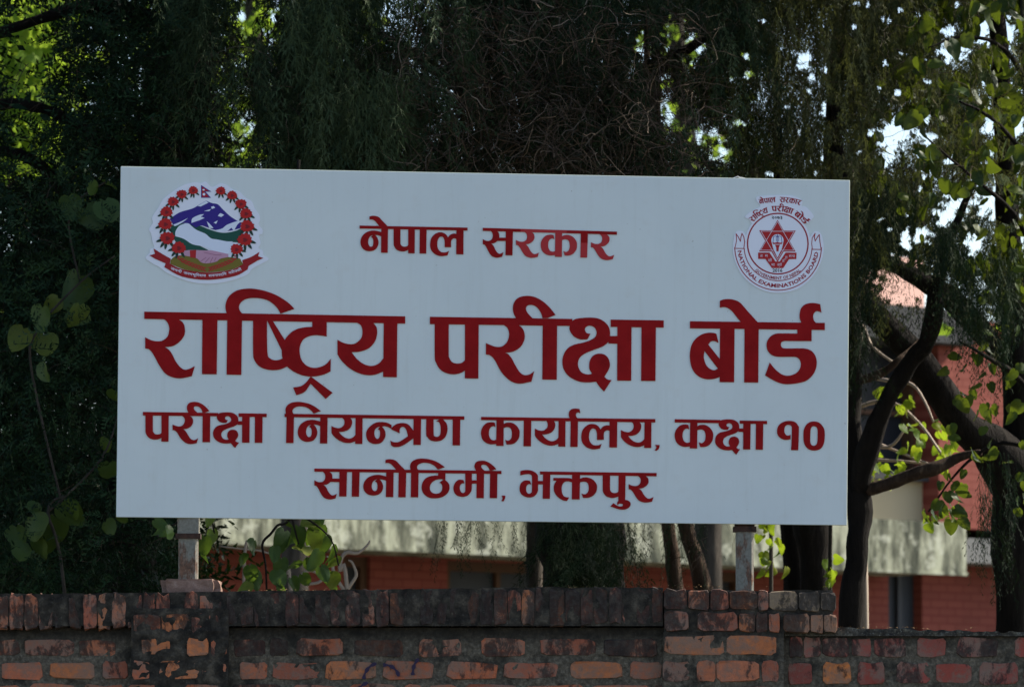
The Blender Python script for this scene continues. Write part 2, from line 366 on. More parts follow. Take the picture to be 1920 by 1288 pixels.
# fourth line
Z = (580, 850, 9.6); Y2 = (760, 850, 9.6)
WA = Glyphs().bar([(589.4, 878.1), (940, 882.5), (940, 888.3), (589.4, 883.9)]).use(RA_, RAB, Z, (90, 328, 494, 826)).rect(Z, 380, 448, 550, 450, 550, 513, 380, 510)
WA.rect(Z, 542, 300, 678, 300, 667, 773, 535, 771).rect(Z, 770, 310, 904, 310, 893, 776, 762, 774).use(NA_, NAB, Z, (972, 345, 1516, 784))
WA.rect(Z, 1608, 320, 1744, 320, 1732, 787, 1600, 785).use(OM_, OMB, Z, (1370, 102, 1722, 295)).use(IA_, IAB, Y2, (85, 90, 710, 298))
WA.rect(Y2, 103, 290, 238, 290, 230, 787, 97, 785)
WA.add(Y2, "590,330c 590,395c 520,397 440,410 360,450 310,520 292,600 305,680 350,745 420,790 500,805 600,800 690,770 760,710 793,640 790,570 765,520 712,472c 720,466c 720,330c",
       "690,467c 620,462 550,475 485,515 448,570 440,630 462,685 510,716 565,722 625,703 658,655 663,590 645,545 612,522c")
WA.add(Y2, "1060,537c 1047,480c 1010,470 950,475 900,520 870,580 865,640 885,710 930,755 990,775 1050,778 1120,755 1170,700 1195,620 1195,335c 1078,335c 1078,640 1070,690 1045,710 1010,700 985,655 978,610 990,565 1020,537")
WA.rect(Y2, 1185, 480, 1295, 482, 1295, 542, 1185, 540).rect(Y2, 1283, 340, 1416, 340, 1410, 803, 1278, 801).rect(Y2, 1525, 340, 1656, 340, 1650, 803, 1518, 801)
WA.use(II_, IIB, Y2, (1243, 127, 1636, 310)).add(Y2, "1733,755c 1797,757c 1795,800 1765,862c 1728,850c 1745,820 1746,790")
word(WA.p, 'first word of the bottom crimson line')
Z = (970, 870, 1920 / 140); Y2 = (1090, 870, 12.8)
WB = Glyphs().bar([(1012.4, 883.5), (1231, 886.4), (1231, 892.7), (1012.4, 889.1)])
WB.add(Z, "75,182c 120,162 190,150 280,150 370,165 450,205 505,255 527,320 530,600 525,690 480,780 400,840 300,855 200,835 110,780 65,700 58,600 85,500 150,435 230,412 320,425c 355,520c 320,510 280,515 240,555 225,620 230,690 260,745 305,758 350,735 372,680 375,340 355,280 300,255 200,260 75,287c")
WB.rect(Z, 520, 430, 670, 432, 670, 520, 520, 518).rect(Z, 660, 230, 846, 230, 835, 888, 650, 886)
WB.add(Z, "925,350c 1250,352 1350,360 1420,385c 1420,475c 1350,450 1290,440 1220,455 1165,510 1140,590 1138,680 1160,770 1200,825 1260,845 1330,852c 1275,945c 1180,930 1080,875 1000,800 945,700 935,590 955,500 1012,425c 925,422c")
WB.rect(Z, 1408, 240, 1611, 240, 1600, 905, 1400, 903).use((Z5, [(KAR,)]), (528, 341, 845, 780), Z, (1611, 338, 2047, 865))
WB.use((Z2, [(PAU,)]), (140, 313, 367, 687), Y2, (512, 265, 890, 808)).rect(Y2, 893, 250, 1060, 250, 1050, 870, 885, 870)
WB.add(Y2, "862,972c 862,915 895,872 960,855 1050,855 1120,870 1170,915 1180,970 1150,1030 1080,1075 980,1090 880,1075 790,1045 697,1010c 770,932c 820,970 880,1000 930,1012 975,1005 998,980 985,955 940,943 900,950 880,975")
WB.use(RA_, RAB, Y2, (1135, 283, 1730, 920))
word(WB.p, 'last word of the bottom crimson line')

# ------------------------------------------------------------------ emblems (printed stickers cut to shape)
ZL = (265, 335, 1571 / 250); ZR = (1360, 360, 1321 / 200)
def E(R, s): return [board(R[0] + x / R[2], R[1] + y / R[2]) for x, y in path(s)]
def zpt(R, x, y): return board(R[0] + x / R[2], R[1] + y / R[2])
def stroke(R, pts, wd, closed=False):
    P = [Vector(p) for p in pts]; n = len(P); pcs = []
    for i in range(n if closed else n - 1):
        a, c_ = P[i], P[(i + 1) % n]; d = (c_ - a)
        if d.length < 1e-6: continue
        d.normalize(); q = Vector((-d.y, d.x)) * wd / 2; e = d * wd * .45
        pcs.append(([zpt(R, *(v)) for v in (a - e + q, a - e - q, c_ + e - q, c_ + e + q)], []))
    return pcs
def arc_pts(cx, cy, r, a0, a1, n=48):
    return [(cx + r * math.cos(math.radians(a0 + (a1 - a0) * i / n)), cy + r * math.sin(math.radians(a0 + (a1 - a0) * i / n))) for i in range(n + 1)]
def ring(R, cx, cy, r0, r1):
    return [([zpt(R, *p) for p in arc_pts(cx, cy, r1, 0, 352.5, 47)], [[zpt(R, *p) for p in arc_pts(cx, cy, r0, 0, 352.5, 47)]])]
LV = [0.003]
def layer(name, pcs, m, parent, z=None, h=.0004):
    z = LV[0] if z is None else z
    return slab(name, pcs, z, z + h, [m, m], parent)

def text_shape(s, size=1.0, bold=0.0, fit=None):
    cu = bpy.data.curves.new('t', 'FONT'); cu.body = s; cu.size = size; cu.offset = bold; cu.resolution_u = 2
    cu.fill_mode = 'FRONT'
    o = bpy.data.objects.new('t', cu); col.objects.link(o)
    dg = bpy.context.evaluated_depsgraph_get(); dg.update()
    me = bpy.data.meshes.new_from_object(o.evaluated_get(dg))
    V = [(v.co.x, v.co.y) for v in me.vertices]; Fc = [tuple(p.vertices) for p in me.polygons]
    bpy.data.objects.remove(o); bpy.data.curves.remove(cu); bpy.data.meshes.remove(me)
    return V, Fc
def put_text(name, s, fn, m, parent, z, bold=0.0):
    """fn maps (t in 0..1 along the line, height in caps) to a spot of the board"""
    V, Fc = text_shape(s, 1.0, bold)
    if not V: return None
    x0 = min(v[0] for v in V); x1 = max(v[0] for v in V)
    return link(name, mesh(name, [(*fn((x - x0) / (x1 - x0), y / .7), z) for x, y in V], Fc, m), parent)

# --- coat of arms at the left
base = slab('emblem', [(E(ZL, "50,935 95,880 105,830 150,810 130,740 115,650 90,600 135,520 125,465 160,400 205,335 250,250 330,185 420,120 520,70 640,45 700,55 760,40 830,100 930,60 1010,80 1080,130 1150,150 1220,220 1300,270 1335,350 1385,420 1398,490 1380,540 1425,600 1425,650 1385,670 1405,760 1380,820 1430,850 1440,905 1492,935 1480,970 1310,1060 1250,1130 1100,1190 940,1228 770,1240 600,1222 440,1172 300,1110 215,1045 130,1000"), [])],
            .0005, .0030, [M_PAPER, M_PAPER], sign)
base['label'] = 'cut-out national coat of arms with red flowers round a blue mountain'
layer('green_hills', [(E(ZL, "350,555c 430,520 600,545 700,560 800,600 950,640 1100,620 1185,580c 1200,760c 1080,750 930,745 800,720 650,760 800,850c 700,860 500,860c 400,740 350,640"), [])], P_GREEN, base, .0031)
layer('mountain', [(E(ZL, "335,475c 450,400 600,355 680,310 760,262c 830,290 900,305 960,365 1040,440 1122,495c 1175,520c 1165,585c 1050,615 930,620 840,600c 760,570 700,555 640,580c 590,545 500,525 380,555c"), [])], P_BLUE, base, .0036)
layer('map', [(E(ZL, "400,680c 400,630 430,575 470,545 545,528 590,560 640,600 700,628 760,655 820,705 900,720 1000,740 1075,742c 1070,885c 960,885 850,852 720,800 600,775 500,712"), [])], P_SNOW, base, .0041)
for s in ("590,525c 600,470 680,430 740,420c 700,450c 745,465c 690,490c", "375,545c 460,510 550,465c 480,520 400,560", "735,385c 820,360c 800,385c", "820,335c 850,325c 870,345c 830,360c",
          "900,440c 930,410 975,430c 940,455c", "770,505c 800,530 850,585c 800,585c", "850,520c 900,495c 880,535c", "660,325c 760,264c 790,285c 700,330c", "865,610c 950,590 1010,545 1120,505 1200,490c 1150,525 1120,560 1090,620c 1060,580c 1010,620 930,635"):
    layer('snow_patch', [(E(ZL, s), [])], P_SNOW, base, .0041)
layer('gold_field', [(E(ZL, "345,960c 400,915 520,905 800,935 1000,925 1150,940 1175,970c 1200,1010c 1050,1075 780,1105 520,1075 340,1005c"), [])], P_OLIVE, base, .0036)
for sx, sg in (((440, 930), 1), ((1110, 930), -1)):
    for k in range(9):
        t = k / 8; x = sx[0] + sg * (t * 300); y = 930 + 135 * t ** .7
        for dy in (-14, 14):
            a = math.atan2(.45 + dy / 25, sg)
            pts = [(x + 30 * math.cos(a) * math.cos(q) - 8 * math.sin(a) * math.sin(q), y + dy + 30 * math.sin(a) * math.cos(q) + 8 * math.cos(a) * math.sin(q)) for q in [i * math.pi / 4 for i in range(8)]]
            layer('grain_ear', [([zpt(ZL, *p) for p in pts], [])], P_RED, base, .0041)
layer('joined_hands', [(E(ZL, "500,850c 600,842 760,848 840,850 1022,890c 1025,925c 930,945 880,980 770,1000 700,985 650,940 500,905c"), [])], P_SKIN, base, .0046)
layer('finger_lines', sum([stroke(ZL, l, 7) for l in ([(760, 930), (700, 975)], [(800, 935), (750, 990)], [(840, 930), (810, 990)], [(740, 870), (870, 900), (940, 900)], [(880, 930), (860, 970)])], []), P_SKIN2, base, .0051, .0003)
layer('red_cuff', [(E(ZL, "570,848c 645,842c 640,938c 575,930c"), [])], P_RED, base, .0051)
layer('ribbon', [(E(ZL, "95,905c 160,887c 143,825c 240,885 345,945c 335,1002c 480,1068 780,1108 1060,1075 1197,1010c 1188,962c 1300,920 1390,865c 1375,915c 1437,938c 1362,970c 1262,1030c 1250,1072c 1100,1150 780,1194 480,1155 270,1045c 285,1000c 165,948c"), [])], P_RIBBON, base, .0046)
def flower(cx, cy, r, side):
    for k, a in enumerate((95, 60 if side > 0 else 120, 130 if side > 0 else 50, 25 if side > 0 else 155)):
        a = math.radians(a + (cy - 500) * -.03 * side); c_, s_ = math.cos(a), math.sin(a); L0, L1 = r * .5, r * 1.62
        pts = [(cx + c_ * (L0 + (L1 - L0) * t) - s_ * q * r, cy + s_ * (L0 + (L1 - L0) * t) + c_ * q * r) for t, q in ((0, .08), (.45, .2), (.8, .13), (1, 0), (.8, -.13), (.45, -.2), (0, -.08))]
        layer('leaf', [([zpt(ZL, *p) for p in pts], [])], P_DGREEN, base, .0048, .0003)
    pts = []
    for i in range(22):
        a = i / 22 * 2 * math.pi; q = r * (1.0 if i % 2 else .84) * (1 + .06 * math.sin(3 * a + cx))
        pts.append((cx + q * 1.05 * math.cos(a), cy + q * .88 * math.sin(a)))
    layer('flower', [([zpt(ZL, *p) for p in pts], [])], P_FLOWER, base, .0054)
    layer('flower_heart', [([zpt(ZL, cx + .3 * r * math.cos(a) * (1 + .5 * math.cos(3 * a)), cy + .08 * r + .3 * r * math.sin(a)) for a in [i * math.pi / 5 for i in range(10)]], [])], P_MID, base, .0059, .0002)
for x, y, r in ((610, 140, 58), (475, 185, 62), (372, 272, 66), (295, 392, 74), (282, 535, 82), (305, 700, 88), (440, 815, 84)): flower(x, y, r, -1)
for x, y, r in ((935, 145, 58), (1068, 198, 62), (1172, 298, 68), (1232, 412, 74), (1245, 560, 84), (1218, 718, 88), (1120, 832, 74)): flower(x, y, r, 1)
layer('flag', [(E(ZL, "703,78c 825,156c 755,157c 820,228c 703,228c"), [])], P_BLUE, base, .0036)
layer('flag_field', [(E(ZL, "713,95c 795,149c 735,150c 797,219c 713,219c"), [])], P_RED, base, .0041)
layer('flag_sun', [([zpt(ZL, 737 + 16 * math.cos(a), 187 + 16 * math.sin(a)) for a in [i * .628 for i in range(10)]], []), ([zpt(ZL, 733 + 14 * math.cos(a), 134 + 10 * math.sin(a)) for a in [i * .628 for i in range(10)]], [])], P_SNOW, base, .0046)
def arc_fn(R, cx, cy, r, a0, a1, hgt):
    def f(t, y):
        a = math.radians(a0 + (a1 - a0) * t); sg = -1 if a1 < a0 else 1
        q = r + sg * y * hgt; return zpt(R, cx + q * math.cos(a), cy + q * math.sin(a))
    return f
# motto bends along the ribbon: ellipse-like arc, centre far above
R_ = 1090; CX_, CY_ = 775, 1150 - 1090
def motto(a0, a1, s): put_text('motto', s, arc_fn(ZL, CX_, CY_ + 8, R_, a0, a1, 30), P_SNOW, base, .0051, .012)
motto(113.5, 106.2, 'जननी'); motto(105, 90.8, 'जनमभूिमशच'); motto(89.2, 77.8, 'सवगारदिप'); motto(76.5, 68.0, 'गरीयसी')

# --- round board emblem at the right
def circ(cx, cy, r, n=48): return [zpt(ZR, *p) for p in arc_pts(cx, cy, r, 0, 360 - 360 / n, n - 1)]
base2 = slab('emblem', [(circ(648, 645, 408), []),
     (E(ZR, "112,530c 145,488 215,492 250,530 262,600 300,640c 1010,640c 1050,560 1082,510 1112,488 1165,500 1200,560 1218,700 1190,850 1110,1010 990,1140 850,1220 650,1252 480,1225 320,1140 200,1020 120,860 92,700"), []),
     (E(ZR, "242,312 310,250 430,180 390,115 400,60 620,42 840,52 952,112 942,178 1000,190 1090,290 1075,335 1020,388 950,372 700,520 350,400 300,345"), [])], .0005, .0030, [M_PAPER, M_PAPER], sign)
base2['label'] = 'round maroon emblem with star and torch'
layer('ring', ring(ZR, 648, 642, 366, 383), P_DRED, base2, .0031)
band = stroke(ZR, arc_pts(652, 680, 420, 177, 3, 40), 10) + stroke(ZR, arc_pts(652, 682, 536, 179, 1, 44), 11)
band += stroke(ZR, [(232, 702), (112, 700)], 10) + stroke(ZR, [(1072, 712), (1190, 714)], 10)
band += stroke(ZR, [(132, 520), (160, 560), (185, 612), (193, 560), (205, 515), (228, 560), (238, 620), (228, 700)], 10) + stroke(ZR, [(132, 520), (138, 600), (128, 650), (116, 700)], 9)
band += stroke(ZR, [(1110, 515), (1100, 560), (1112, 608), (1140, 560), (1162, 530), (1170, 620), (1185, 712)], 10) + stroke(ZR, [(1110, 515), (1075, 570), (1068, 640), (1076, 712)], 9)
layer('ribbon_outline', band, P_DRED, base2, .0031)
layer('star', [(E(ZR, "645,348c 868,740c 415,738c"), []), (E(ZR, "418,477c 870,480c 645,868c"), [])], P_RED, base2, .0036)
layer('star_lines', stroke(ZR, [(645, 368), (848, 724), (433, 722)], 5, True) + stroke(ZR, [(440, 488), (850, 490), (645, 838)], 5, True), P_SNOW, base2, .0041, .0002)
layer('plinth', [(E(ZR, "405,752c 545,752c 618,862c 672,862c 745,752c 880,754c 877,832c 787,834c 715,944c 575,944c 495,832c 405,830c"), [])], P_RED, base2, .0041)
layer('torch_light', [(circ(643, 602, 76, 28), []), (E(ZR, "575,640c 712,640c 700,700c 643,815c 590,700c"), [])], P_SNOW, base2, .0045)
layer('torch', [(E(ZR, "612,655c 675,655c 660,690c 657,738c 630,738c 628,690c"), [])] + [(E(ZR, "580,622c 610,630 643,622 675,630 706,622c 695,648c 590,648c"), [])], P_RED, base2, .0049)
layer('book', stroke(ZR, [(588, 625), (595, 555), (622, 548), (643, 560), (664, 548), (692, 555), (699, 625)], 6) + stroke(ZR, [(643, 545), (643, 640)], 6) + stroke(ZR, [(643, 530), (628, 570), (632, 610)], 5) + stroke(ZR, [(643, 530), (660, 570), (656, 610)], 5), P_BLUE, base2, .0049)
put_text('lettering', 'NATIONAL EXAMINATIONS BOARD', arc_fn(ZR, 652, 682, 502, 174.5, 7.5, 46), P_DRED, base2, .0036, .028)
put_text('lettering', 'GOVERNMENT OF NEPAL', arc_fn(ZR, 652, 655, 430, 132, 48.5, 37), P_DRED, base2, .0036, .022)
flat = lambda x0, x1, yb, h: (lambda t, y: zpt(ZR, x0 + (x1 - x0) * t, yb - y * h))
put_text('year_numerals', '2016', flat(583, 706, 992, 40), P_BLACK, base2, .0036, .025)
put_text('year_numerals', '२०७३', flat(572, 704, 338, 40), P_BLACK, base2, .0036, .025)
for s, x0, x1, yb in (('त', 430, 460, 808), ('म', 490, 524, 808), ('सो', 528, 574, 864), ('मा', 568, 610, 918), ('ज्यो', 640, 698, 918), ('ति', 702, 745, 872), ('र्ग', 738, 768, 828), ('म', 785, 820, 812), ('य', 826, 860, 812)):
    put_text('motto', s, flat(x0, x1, yb, 34), P_SNOW, base2, .0046, .0)
def bend_words(words, cx, cy, r, spans, hgt, ref, m, name, z):
    for (g, x0, x1), (a0, a1) in zip(words, spans):
        out = []
        def f(p):
            yb = ref[0] + (p[0] - 272) * ref[1]      # the line itself slopes on the photograph
            t = (p[0] - x0) / (x1 - x0); a = math.radians(a0 + (a1 - a0) * t); q = r + hgt * (yb - p[1])
            return zpt(ZR, cx + q * math.cos(a), cy + q * math.sin(a))
        for o_, hs in g: out.append(([f(p) for p in o_], [[f(p) for p in h] for h in hs]))
        layer(name, out, m, base2, z)
bend_words([(W1.p, 271, 760), (W2.p, 806, 1244), (W3.p, 1293, 1547)], 648, 655, 414, [(-138, -106), (-99.5, -65), (-61, -36)], .62, (703, .0125), P_DRED, 'lettering', .0036)
bend_words([(NEPAL.p, 674, 877), (SARKAR.p + BARD.p + AASTEM.p + PALER.p, 905, 1157)], 655, 1120, 985, [(-103.5, -91.8), (-89, -73.8)], 1.25, (471, .022), P_DRED, 'lettering', .0036)
# wire loop on the top edge
def tube(pts, rad, sides=6, cap=True):
    """returns verts, faces of a tapered tube through pts"""
    P = [Vector(p) for p in pts]; n = len(P); V = []; Fc = []
    ref = Vector((.31, .93, .2))
    for i in range(n):
        d = (P[min(i + 1, n - 1)] - P[max(i - 1, 0)]).normalized(); a = d.cross(ref)
        if a.length < .05: a = d.cross(Vector((1, 0, 0)))
        a.normalize(); b_ = d.cross(a); r = rad[i] if hasattr(rad, '__len__') else rad
        for k in range(sides):
            t = 2 * math.pi * k / sides; V.append(P[i] + (a * math.cos(t) + b_ * math.sin(t)) * r)
    for i in range(n - 1):
        for k in range(sides):
            k2 = (k + 1) % sides; Fc.append((i * sides + k, i * sides + k2, (i + 1) * sides + k2, (i + 1) * sides + k))
    if cap: Fc.append(tuple(range(sides))[::-1]); Fc.append(tuple((n - 1) * sides + k for k in range(sides)))
    return V, Fc
M_WIRE = new_mat('wire_plastic', (.72, .70, .66), .4)
wp = [board(x, y) for x, y in ((1372, 338), (1376, 334), (1384, 331), (1390, 333), (1387, 337), (1381, 335), (1391, 333), (1399, 335), (1401, 339))]
v, f = tube([(x, y, -.012 + .003 * (i % 3)) for i, (x, y) in enumerate(wp)], .0022)
link('wire_loop', mesh('wire_loop', v, f, M_WIRE, True), sign)
# steel frame on the back of the sheet
M_FRAME = new_mat('frame_steel', (.08, .05, .04), .7, .3, .2)
for nm, a, c_ in (('frame_rail', (-SW / 2 + .03, SH / 2 - .07, -.062), (SW / 2 - .03, SH / 2 - .035, -.0285)), ('frame_rail', (-SW / 2 + .03, -SH / 2 + .035, -.062), (SW / 2 - .03, -SH / 2 + .07, -.0285)),
                 ('frame_rail', (-SW / 2 + .03, -.018, -.062), (SW / 2 - .03, .018, -.0285))): box(nm, a, c_, M_FRAME, sign)

# ------------------------------------------------------------------ ground
M_GROUND = new_mat('ground', (.1, .1, .08), .9, .2); b = NB(M_GROUND); c = b.coord('World')
b.color(b.ramp(b.noise(c, .8, 6), [(.3, (.07, .065, .045)), (.7, (.14, .13, .10))])); b.bump(b.noise(c, 12, 5), .5, .02)
M_ROAD = new_mat('asphalt', (.055, .055, .055), .85, .25); b = NB(M_ROAD); c = b.coord('World')
b.color(b.ramp(b.noise(c, 3, 6), [(.3, (.04, .04, .042)), (.7, (.075, .072, .068))])); b.bump(b.noise(c, 90, 3), .4, .005)
def sheet(name, x0, x1, y0, y1, z, m):
    return tag(link(name, mesh(name, [(x0, y0, z), (x1, y0, z), (x1, y1, z), (x0, y1, z)], [(0, 1, 2, 3)], m)), kind='structure')
sheet('ground', -600, 600, -400, 900, 0, M_GROUND)
sheet('road', -120, 120, -6, 12, .004, M_ROAD)
YARD = 1.3
o = box('yard_ground', (-60, 25.4, .002), (60, 160, YARD), M_GROUND); tag(o, kind='structure')

# ------------------------------------------------------------------ brick wall
M_BRICK = new_mat('brick', (.4, .12, .07), .85, .25); b = NB(M_BRICK)
oi = b.node('ShaderNodeObjectInfo'); W_ = b.coord('World')
n1 = b.noise(W_, 9, 6, .65); n2 = b.noise(W_, 38, 5, .7); n3 = b.noise(b.coord('World', (1, 1, .55)), 16, 6, .7, .4); n4 = b.noise(W_, 5.5, 5, .6)
cc = b.mix(b.ramp(n2, [(.3, .0), (.75, .75)]), oi.outputs['Color'], b.mix(.6, oi.outputs['Color'], (.13, .042, .03)))
cc = b.mix(b.ramp(b.math('ADD', b.math('MULTIPLY', n4, .6), b.math('MULTIPLY', n2, .4)), [(.44, 0.0), (.54, .6), (.66, .85)]), cc, (.20, .15, .115))              # mortar smear
dirt = b.math('ADD', n3, b.math('MULTIPLY', oi.outputs['Alpha'], .42)); dirt = b.ramp(dirt, [(.62, 0.0), (.70, .8), (.88, .96)])
cc = b.mix(dirt, cc, b.mix(b.ramp(n2, [(.45, 0.0), (.7, 1.0)]), (.017, .015, .014), (.05, .045, .038)))
fleck = b.noise(W_, 130, 3, .6); cc = b.mix(b.ramp(fleck, [(.67, 0.0), (.74, .5)]), cc, (.22, .20, .17))
b.color(cc); b.bump(b.math('ADD', n2, b.math('MULTIPLY', fleck, .6)), .7, .006)
M_MORTAR = new_mat('mortar', (.12, .1, .08), .95, .15); b = NB(M_MORTAR); W_ = b.coord('World')
n1 = b.noise(W_, 7, 6, .65); n2 = b.noise(W_, 55, 5, .7)
cc = b.ramp(n2, [(.3, (.05, .043, .032)), (.52, (.118, .10, .075)), (.75, (.24, .205, .155))])
cc = b.mix(b.ramp(n1, [(.50, 0.0), (.64, .9)]), cc, (.022, .021, .018))
sx = b.node('ShaderNodeSeparateXYZ'); b.put(sx.inputs[0], b.node('ShaderNodeNewGeometry').outputs['Position']); cop_band = b.node('ShaderNodeMapRange'); b.put(cop_band.inputs[0], sx.outputs['Z']); cop_band.inputs[1].default_value = at(960, 1216, 24.9).z; cop_band.inputs[2].default_value = at(960, 1188, 24.9).z
cop_shade = b.math('MULTIPLY', cop_band.outputs[0], b.ramp(n1, [(.3, 1.0), (.7, .55)])); cc = b.mix(cop_shade, cc, (.014, .013, .012)); b.color(cc); b.bump(n2, .8, .008)  # shadow under the coping painted into the mortar as a dark uneven band
M_CEM = new_mat('lichen_cement', (.1, .1, .09), .95, .15); b = NB(M_CEM); W_ = b.coord('World')
n1 = b.noise(W_, 30, 6, .7); n2 = b.noise(W_, 110, 4, .7)
cc = b.ramp(n1, [(.35, (.02, .019, .018)), (.52, (.06, .055, .045)), (.68, (.16, .15, .12))]); cc = b.mix(b.ramp(n2, [(.58, 0.0), (.66, .6)]), cc, (.26, .25, .21))
b.color(cc); b.bump(n1, .9, .01)
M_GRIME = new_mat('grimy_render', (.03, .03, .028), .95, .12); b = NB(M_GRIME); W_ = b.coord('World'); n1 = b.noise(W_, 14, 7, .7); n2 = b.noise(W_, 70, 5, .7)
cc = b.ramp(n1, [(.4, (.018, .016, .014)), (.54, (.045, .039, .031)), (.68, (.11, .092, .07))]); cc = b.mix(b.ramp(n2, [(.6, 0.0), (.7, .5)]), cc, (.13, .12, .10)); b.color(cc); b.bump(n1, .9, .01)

def brick_mesh(seed, hw=.5):
    """unit brick: x,z in -.5..+.5, front face at y=0, depth 1 behind"""
    r = random.Random(seed); base_ = [(-.5, -.36), (-.40, -.5), (.0, -.5), (.40, -.5), (.5, -.36), (.5, .34), (.41, .5), (.02, .5), (-.41, .5), (-.5, .35)]
    o = [(x + r.uniform(-.025, .025) , z + r.uniform(-.065, .065)) for x, z in base_]
    V = [(x, 1.0, z) for x, z in o] + [(x, .10, z) for x, z in o] + [(x * .965 + r.uniform(-.008, .008), r.uniform(-.01, .05), z * .94 + r.uniform(-.02, .02)) for x, z in o]
    n = len(o); Fc = []
    for L in (0, 1):
        for k in range(n): k2 = (k + 1) % n; Fc.append((L * n + k, L * n + k2, (L + 1) * n + k2, (L + 1) * n + k))
    Fc.append(tuple(2 * n + k for k in range(n)))
    return mesh('brick', V, Fc, M_BRICK)
BM = [brick_mesh(i) for i in range(14)]
wall = tag(empty('brick_wall', (0, 25, 0)), 'weathered red brick boundary wall under the signboard, with blackened coping and two piers', 'wall')
COLS = [(.54, .155, .068), (.47, .14, .066), (.57, .19, .072), (.41, .125, .068), (.49, .165, .08), (.36, .115, .065)]
def brick(px0, py0, px1, py1, Y, dirt=.5, depth=.09, col_=None, tilt=0.0, parent=wall):
    a = at(px0, py1, Y); c_ = at(px1, py0, Y)
    o = bpy.data.objects.new('brick', random.choice(BM)); col.objects.link(o); o.parent = parent
    o.location = Vector(((a.x + c_.x) / 2, Y + random.uniform(-.0025, .003), (a.z + c_.z) / 2)) - parent.location
    o.scale = (c_.x - a.x, depth, c_.z - a.z); o.rotation_euler = (random.uniform(-.01, .01), tilt + random.uniform(-.012, .012), random.uniform(-.008, .008))
    k = col_ or random.choice(COLS); q = random.uniform(.8, 1.12)
    o.color = (k[0] * q, k[1] * q, k[2] * q, min(1, max(0, dirt + random.uniform(-.25, .25)))); return o
def rough_sheet(name, x0, x1, z0, z1, Y, D, m, parent, top=None, step=.016, amp=.005, seed=0):
    """bumpy slab front: grid front face with noise, closed back, top edge following top(x)"""
    nx = max(2, int((x1 - x0) / step)); nz = max(2, int((z1 - z0) / step)); V = []; Fc = []
    for j in range(nz + 1):
        for i in range(nx + 1):
            x = x0 + (x1 - x0) * i / nx; zt = z1 if top is None else top(x); z = z0 + (zt - z0) * j / nz
            n_ = noise.noise(Vector((x * 14, z * 14, seed))) + .6 * noise.noise(Vector((x * 45, z * 45, seed + 3)))
            V.append((x, Y + amp * n_, z + (amp * .8 * noise.noise(Vector((x * 30, seed, 7))) if j == nz else 0)))
    for j in range(nz):
        for i in range(nx): a = j * (nx + 1) + i; Fc.append((a, a + 1, a + nx + 2, a + nx + 1))
    t = nz * (nx + 1); nb = len(V)
    for i in range(nx + 1): x, y, z = V[t + i]; V.append((x, Y + D, z - .004))
    for i in range(nx): Fc.append((t + i, t + i + 1, nb + i + 1, nb + i))
    b0 = len(V)
    for i in (0, nx): x, y, z = V[i]; V.append((x, Y + D, z))
    Fc.append((nb, nb + nx, b0 + 1, b0)); Fc.append((nb, b0) + tuple(j * (nx + 1) for j in range(nz + 1))); Fc.append((b0 + 1, nb + nx) + tuple(j * (nx + 1) + nx for j in range(nz, -1, -1)))
    V = [Vector(v) - parent.location for v in V]
    return link(name, mesh(name, V, Fc, m), parent)
YW = 24.90                                        # face of the ordinary wall
X = lambda px, Y=YW: at(px, 1200, Y).x
Zp_ = lambda py, Y=YW: at(960, py, Y).z
# mortar cores
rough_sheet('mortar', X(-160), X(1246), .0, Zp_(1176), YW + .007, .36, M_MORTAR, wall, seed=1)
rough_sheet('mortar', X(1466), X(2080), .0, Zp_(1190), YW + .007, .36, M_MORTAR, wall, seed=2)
YP = YW - .055
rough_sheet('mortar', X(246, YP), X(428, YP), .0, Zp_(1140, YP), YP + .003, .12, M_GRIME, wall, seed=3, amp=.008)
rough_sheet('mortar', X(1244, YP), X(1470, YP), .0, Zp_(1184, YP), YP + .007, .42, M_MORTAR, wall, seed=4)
topf = lambda x: Zp_(1106, YP) + .010 * noise.noise(Vector((x * 5, 2, 1)))
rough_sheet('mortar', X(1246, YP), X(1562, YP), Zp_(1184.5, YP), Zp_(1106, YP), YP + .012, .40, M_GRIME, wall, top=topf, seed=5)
YC = YW - .040                                    # coping overhang
cop_top = lambda px: 1115 - max(0, min(1, (px - 100) / 900)) * 12
tf = lambda x: Zp_(cop_top(960 + (x / YC) * FPX) - 2.2, YC) + .004 * noise.noise(Vector((x * 9, 4, 1)))
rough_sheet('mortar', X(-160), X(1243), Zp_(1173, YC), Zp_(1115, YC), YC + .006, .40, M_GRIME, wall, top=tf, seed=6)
# coping: headers on edge
px = -150.0
while px < 1240:
    wd = random.uniform(24.5, 30.5)
    if px + wd > 1243: wd = 1243 - px
    if wd > 12:
        y0 = cop_top(px) + random.uniform(-.8, .9)
        brick(px + .5, y0, px + wd - .5, (1178 if px < 250 else 1172 if px < 1100 else 1168) + random.uniform(-1.5, 1.5), YC + random.uniform(-.003, .004), dirt=.80 if px > 420 else .60, depth=.20,
              col_=random.choice(COLS[3:] + COLS[1:3]), tilt=random.uniform(-.012, .012))
    px += wd
# left pier, blackened
for y0, y1, xs in ((1150, 1188, ((250, 300), (303, 356), (358, 410))), (1196, 1228, ((265, 318), (350, 392), (395, 426))), (1239, 1273, ((248, 281), (298, 376), (378, 426))), (1284, 1318, ((240, 330), (346, 420)))):
    for a, c_ in xs: brick(a, y0, c_, y1, YP, dirt=.6 if y0 < 1160 else .18, col_=random.choice(COLS[:3]) if y0 > 1190 else None)
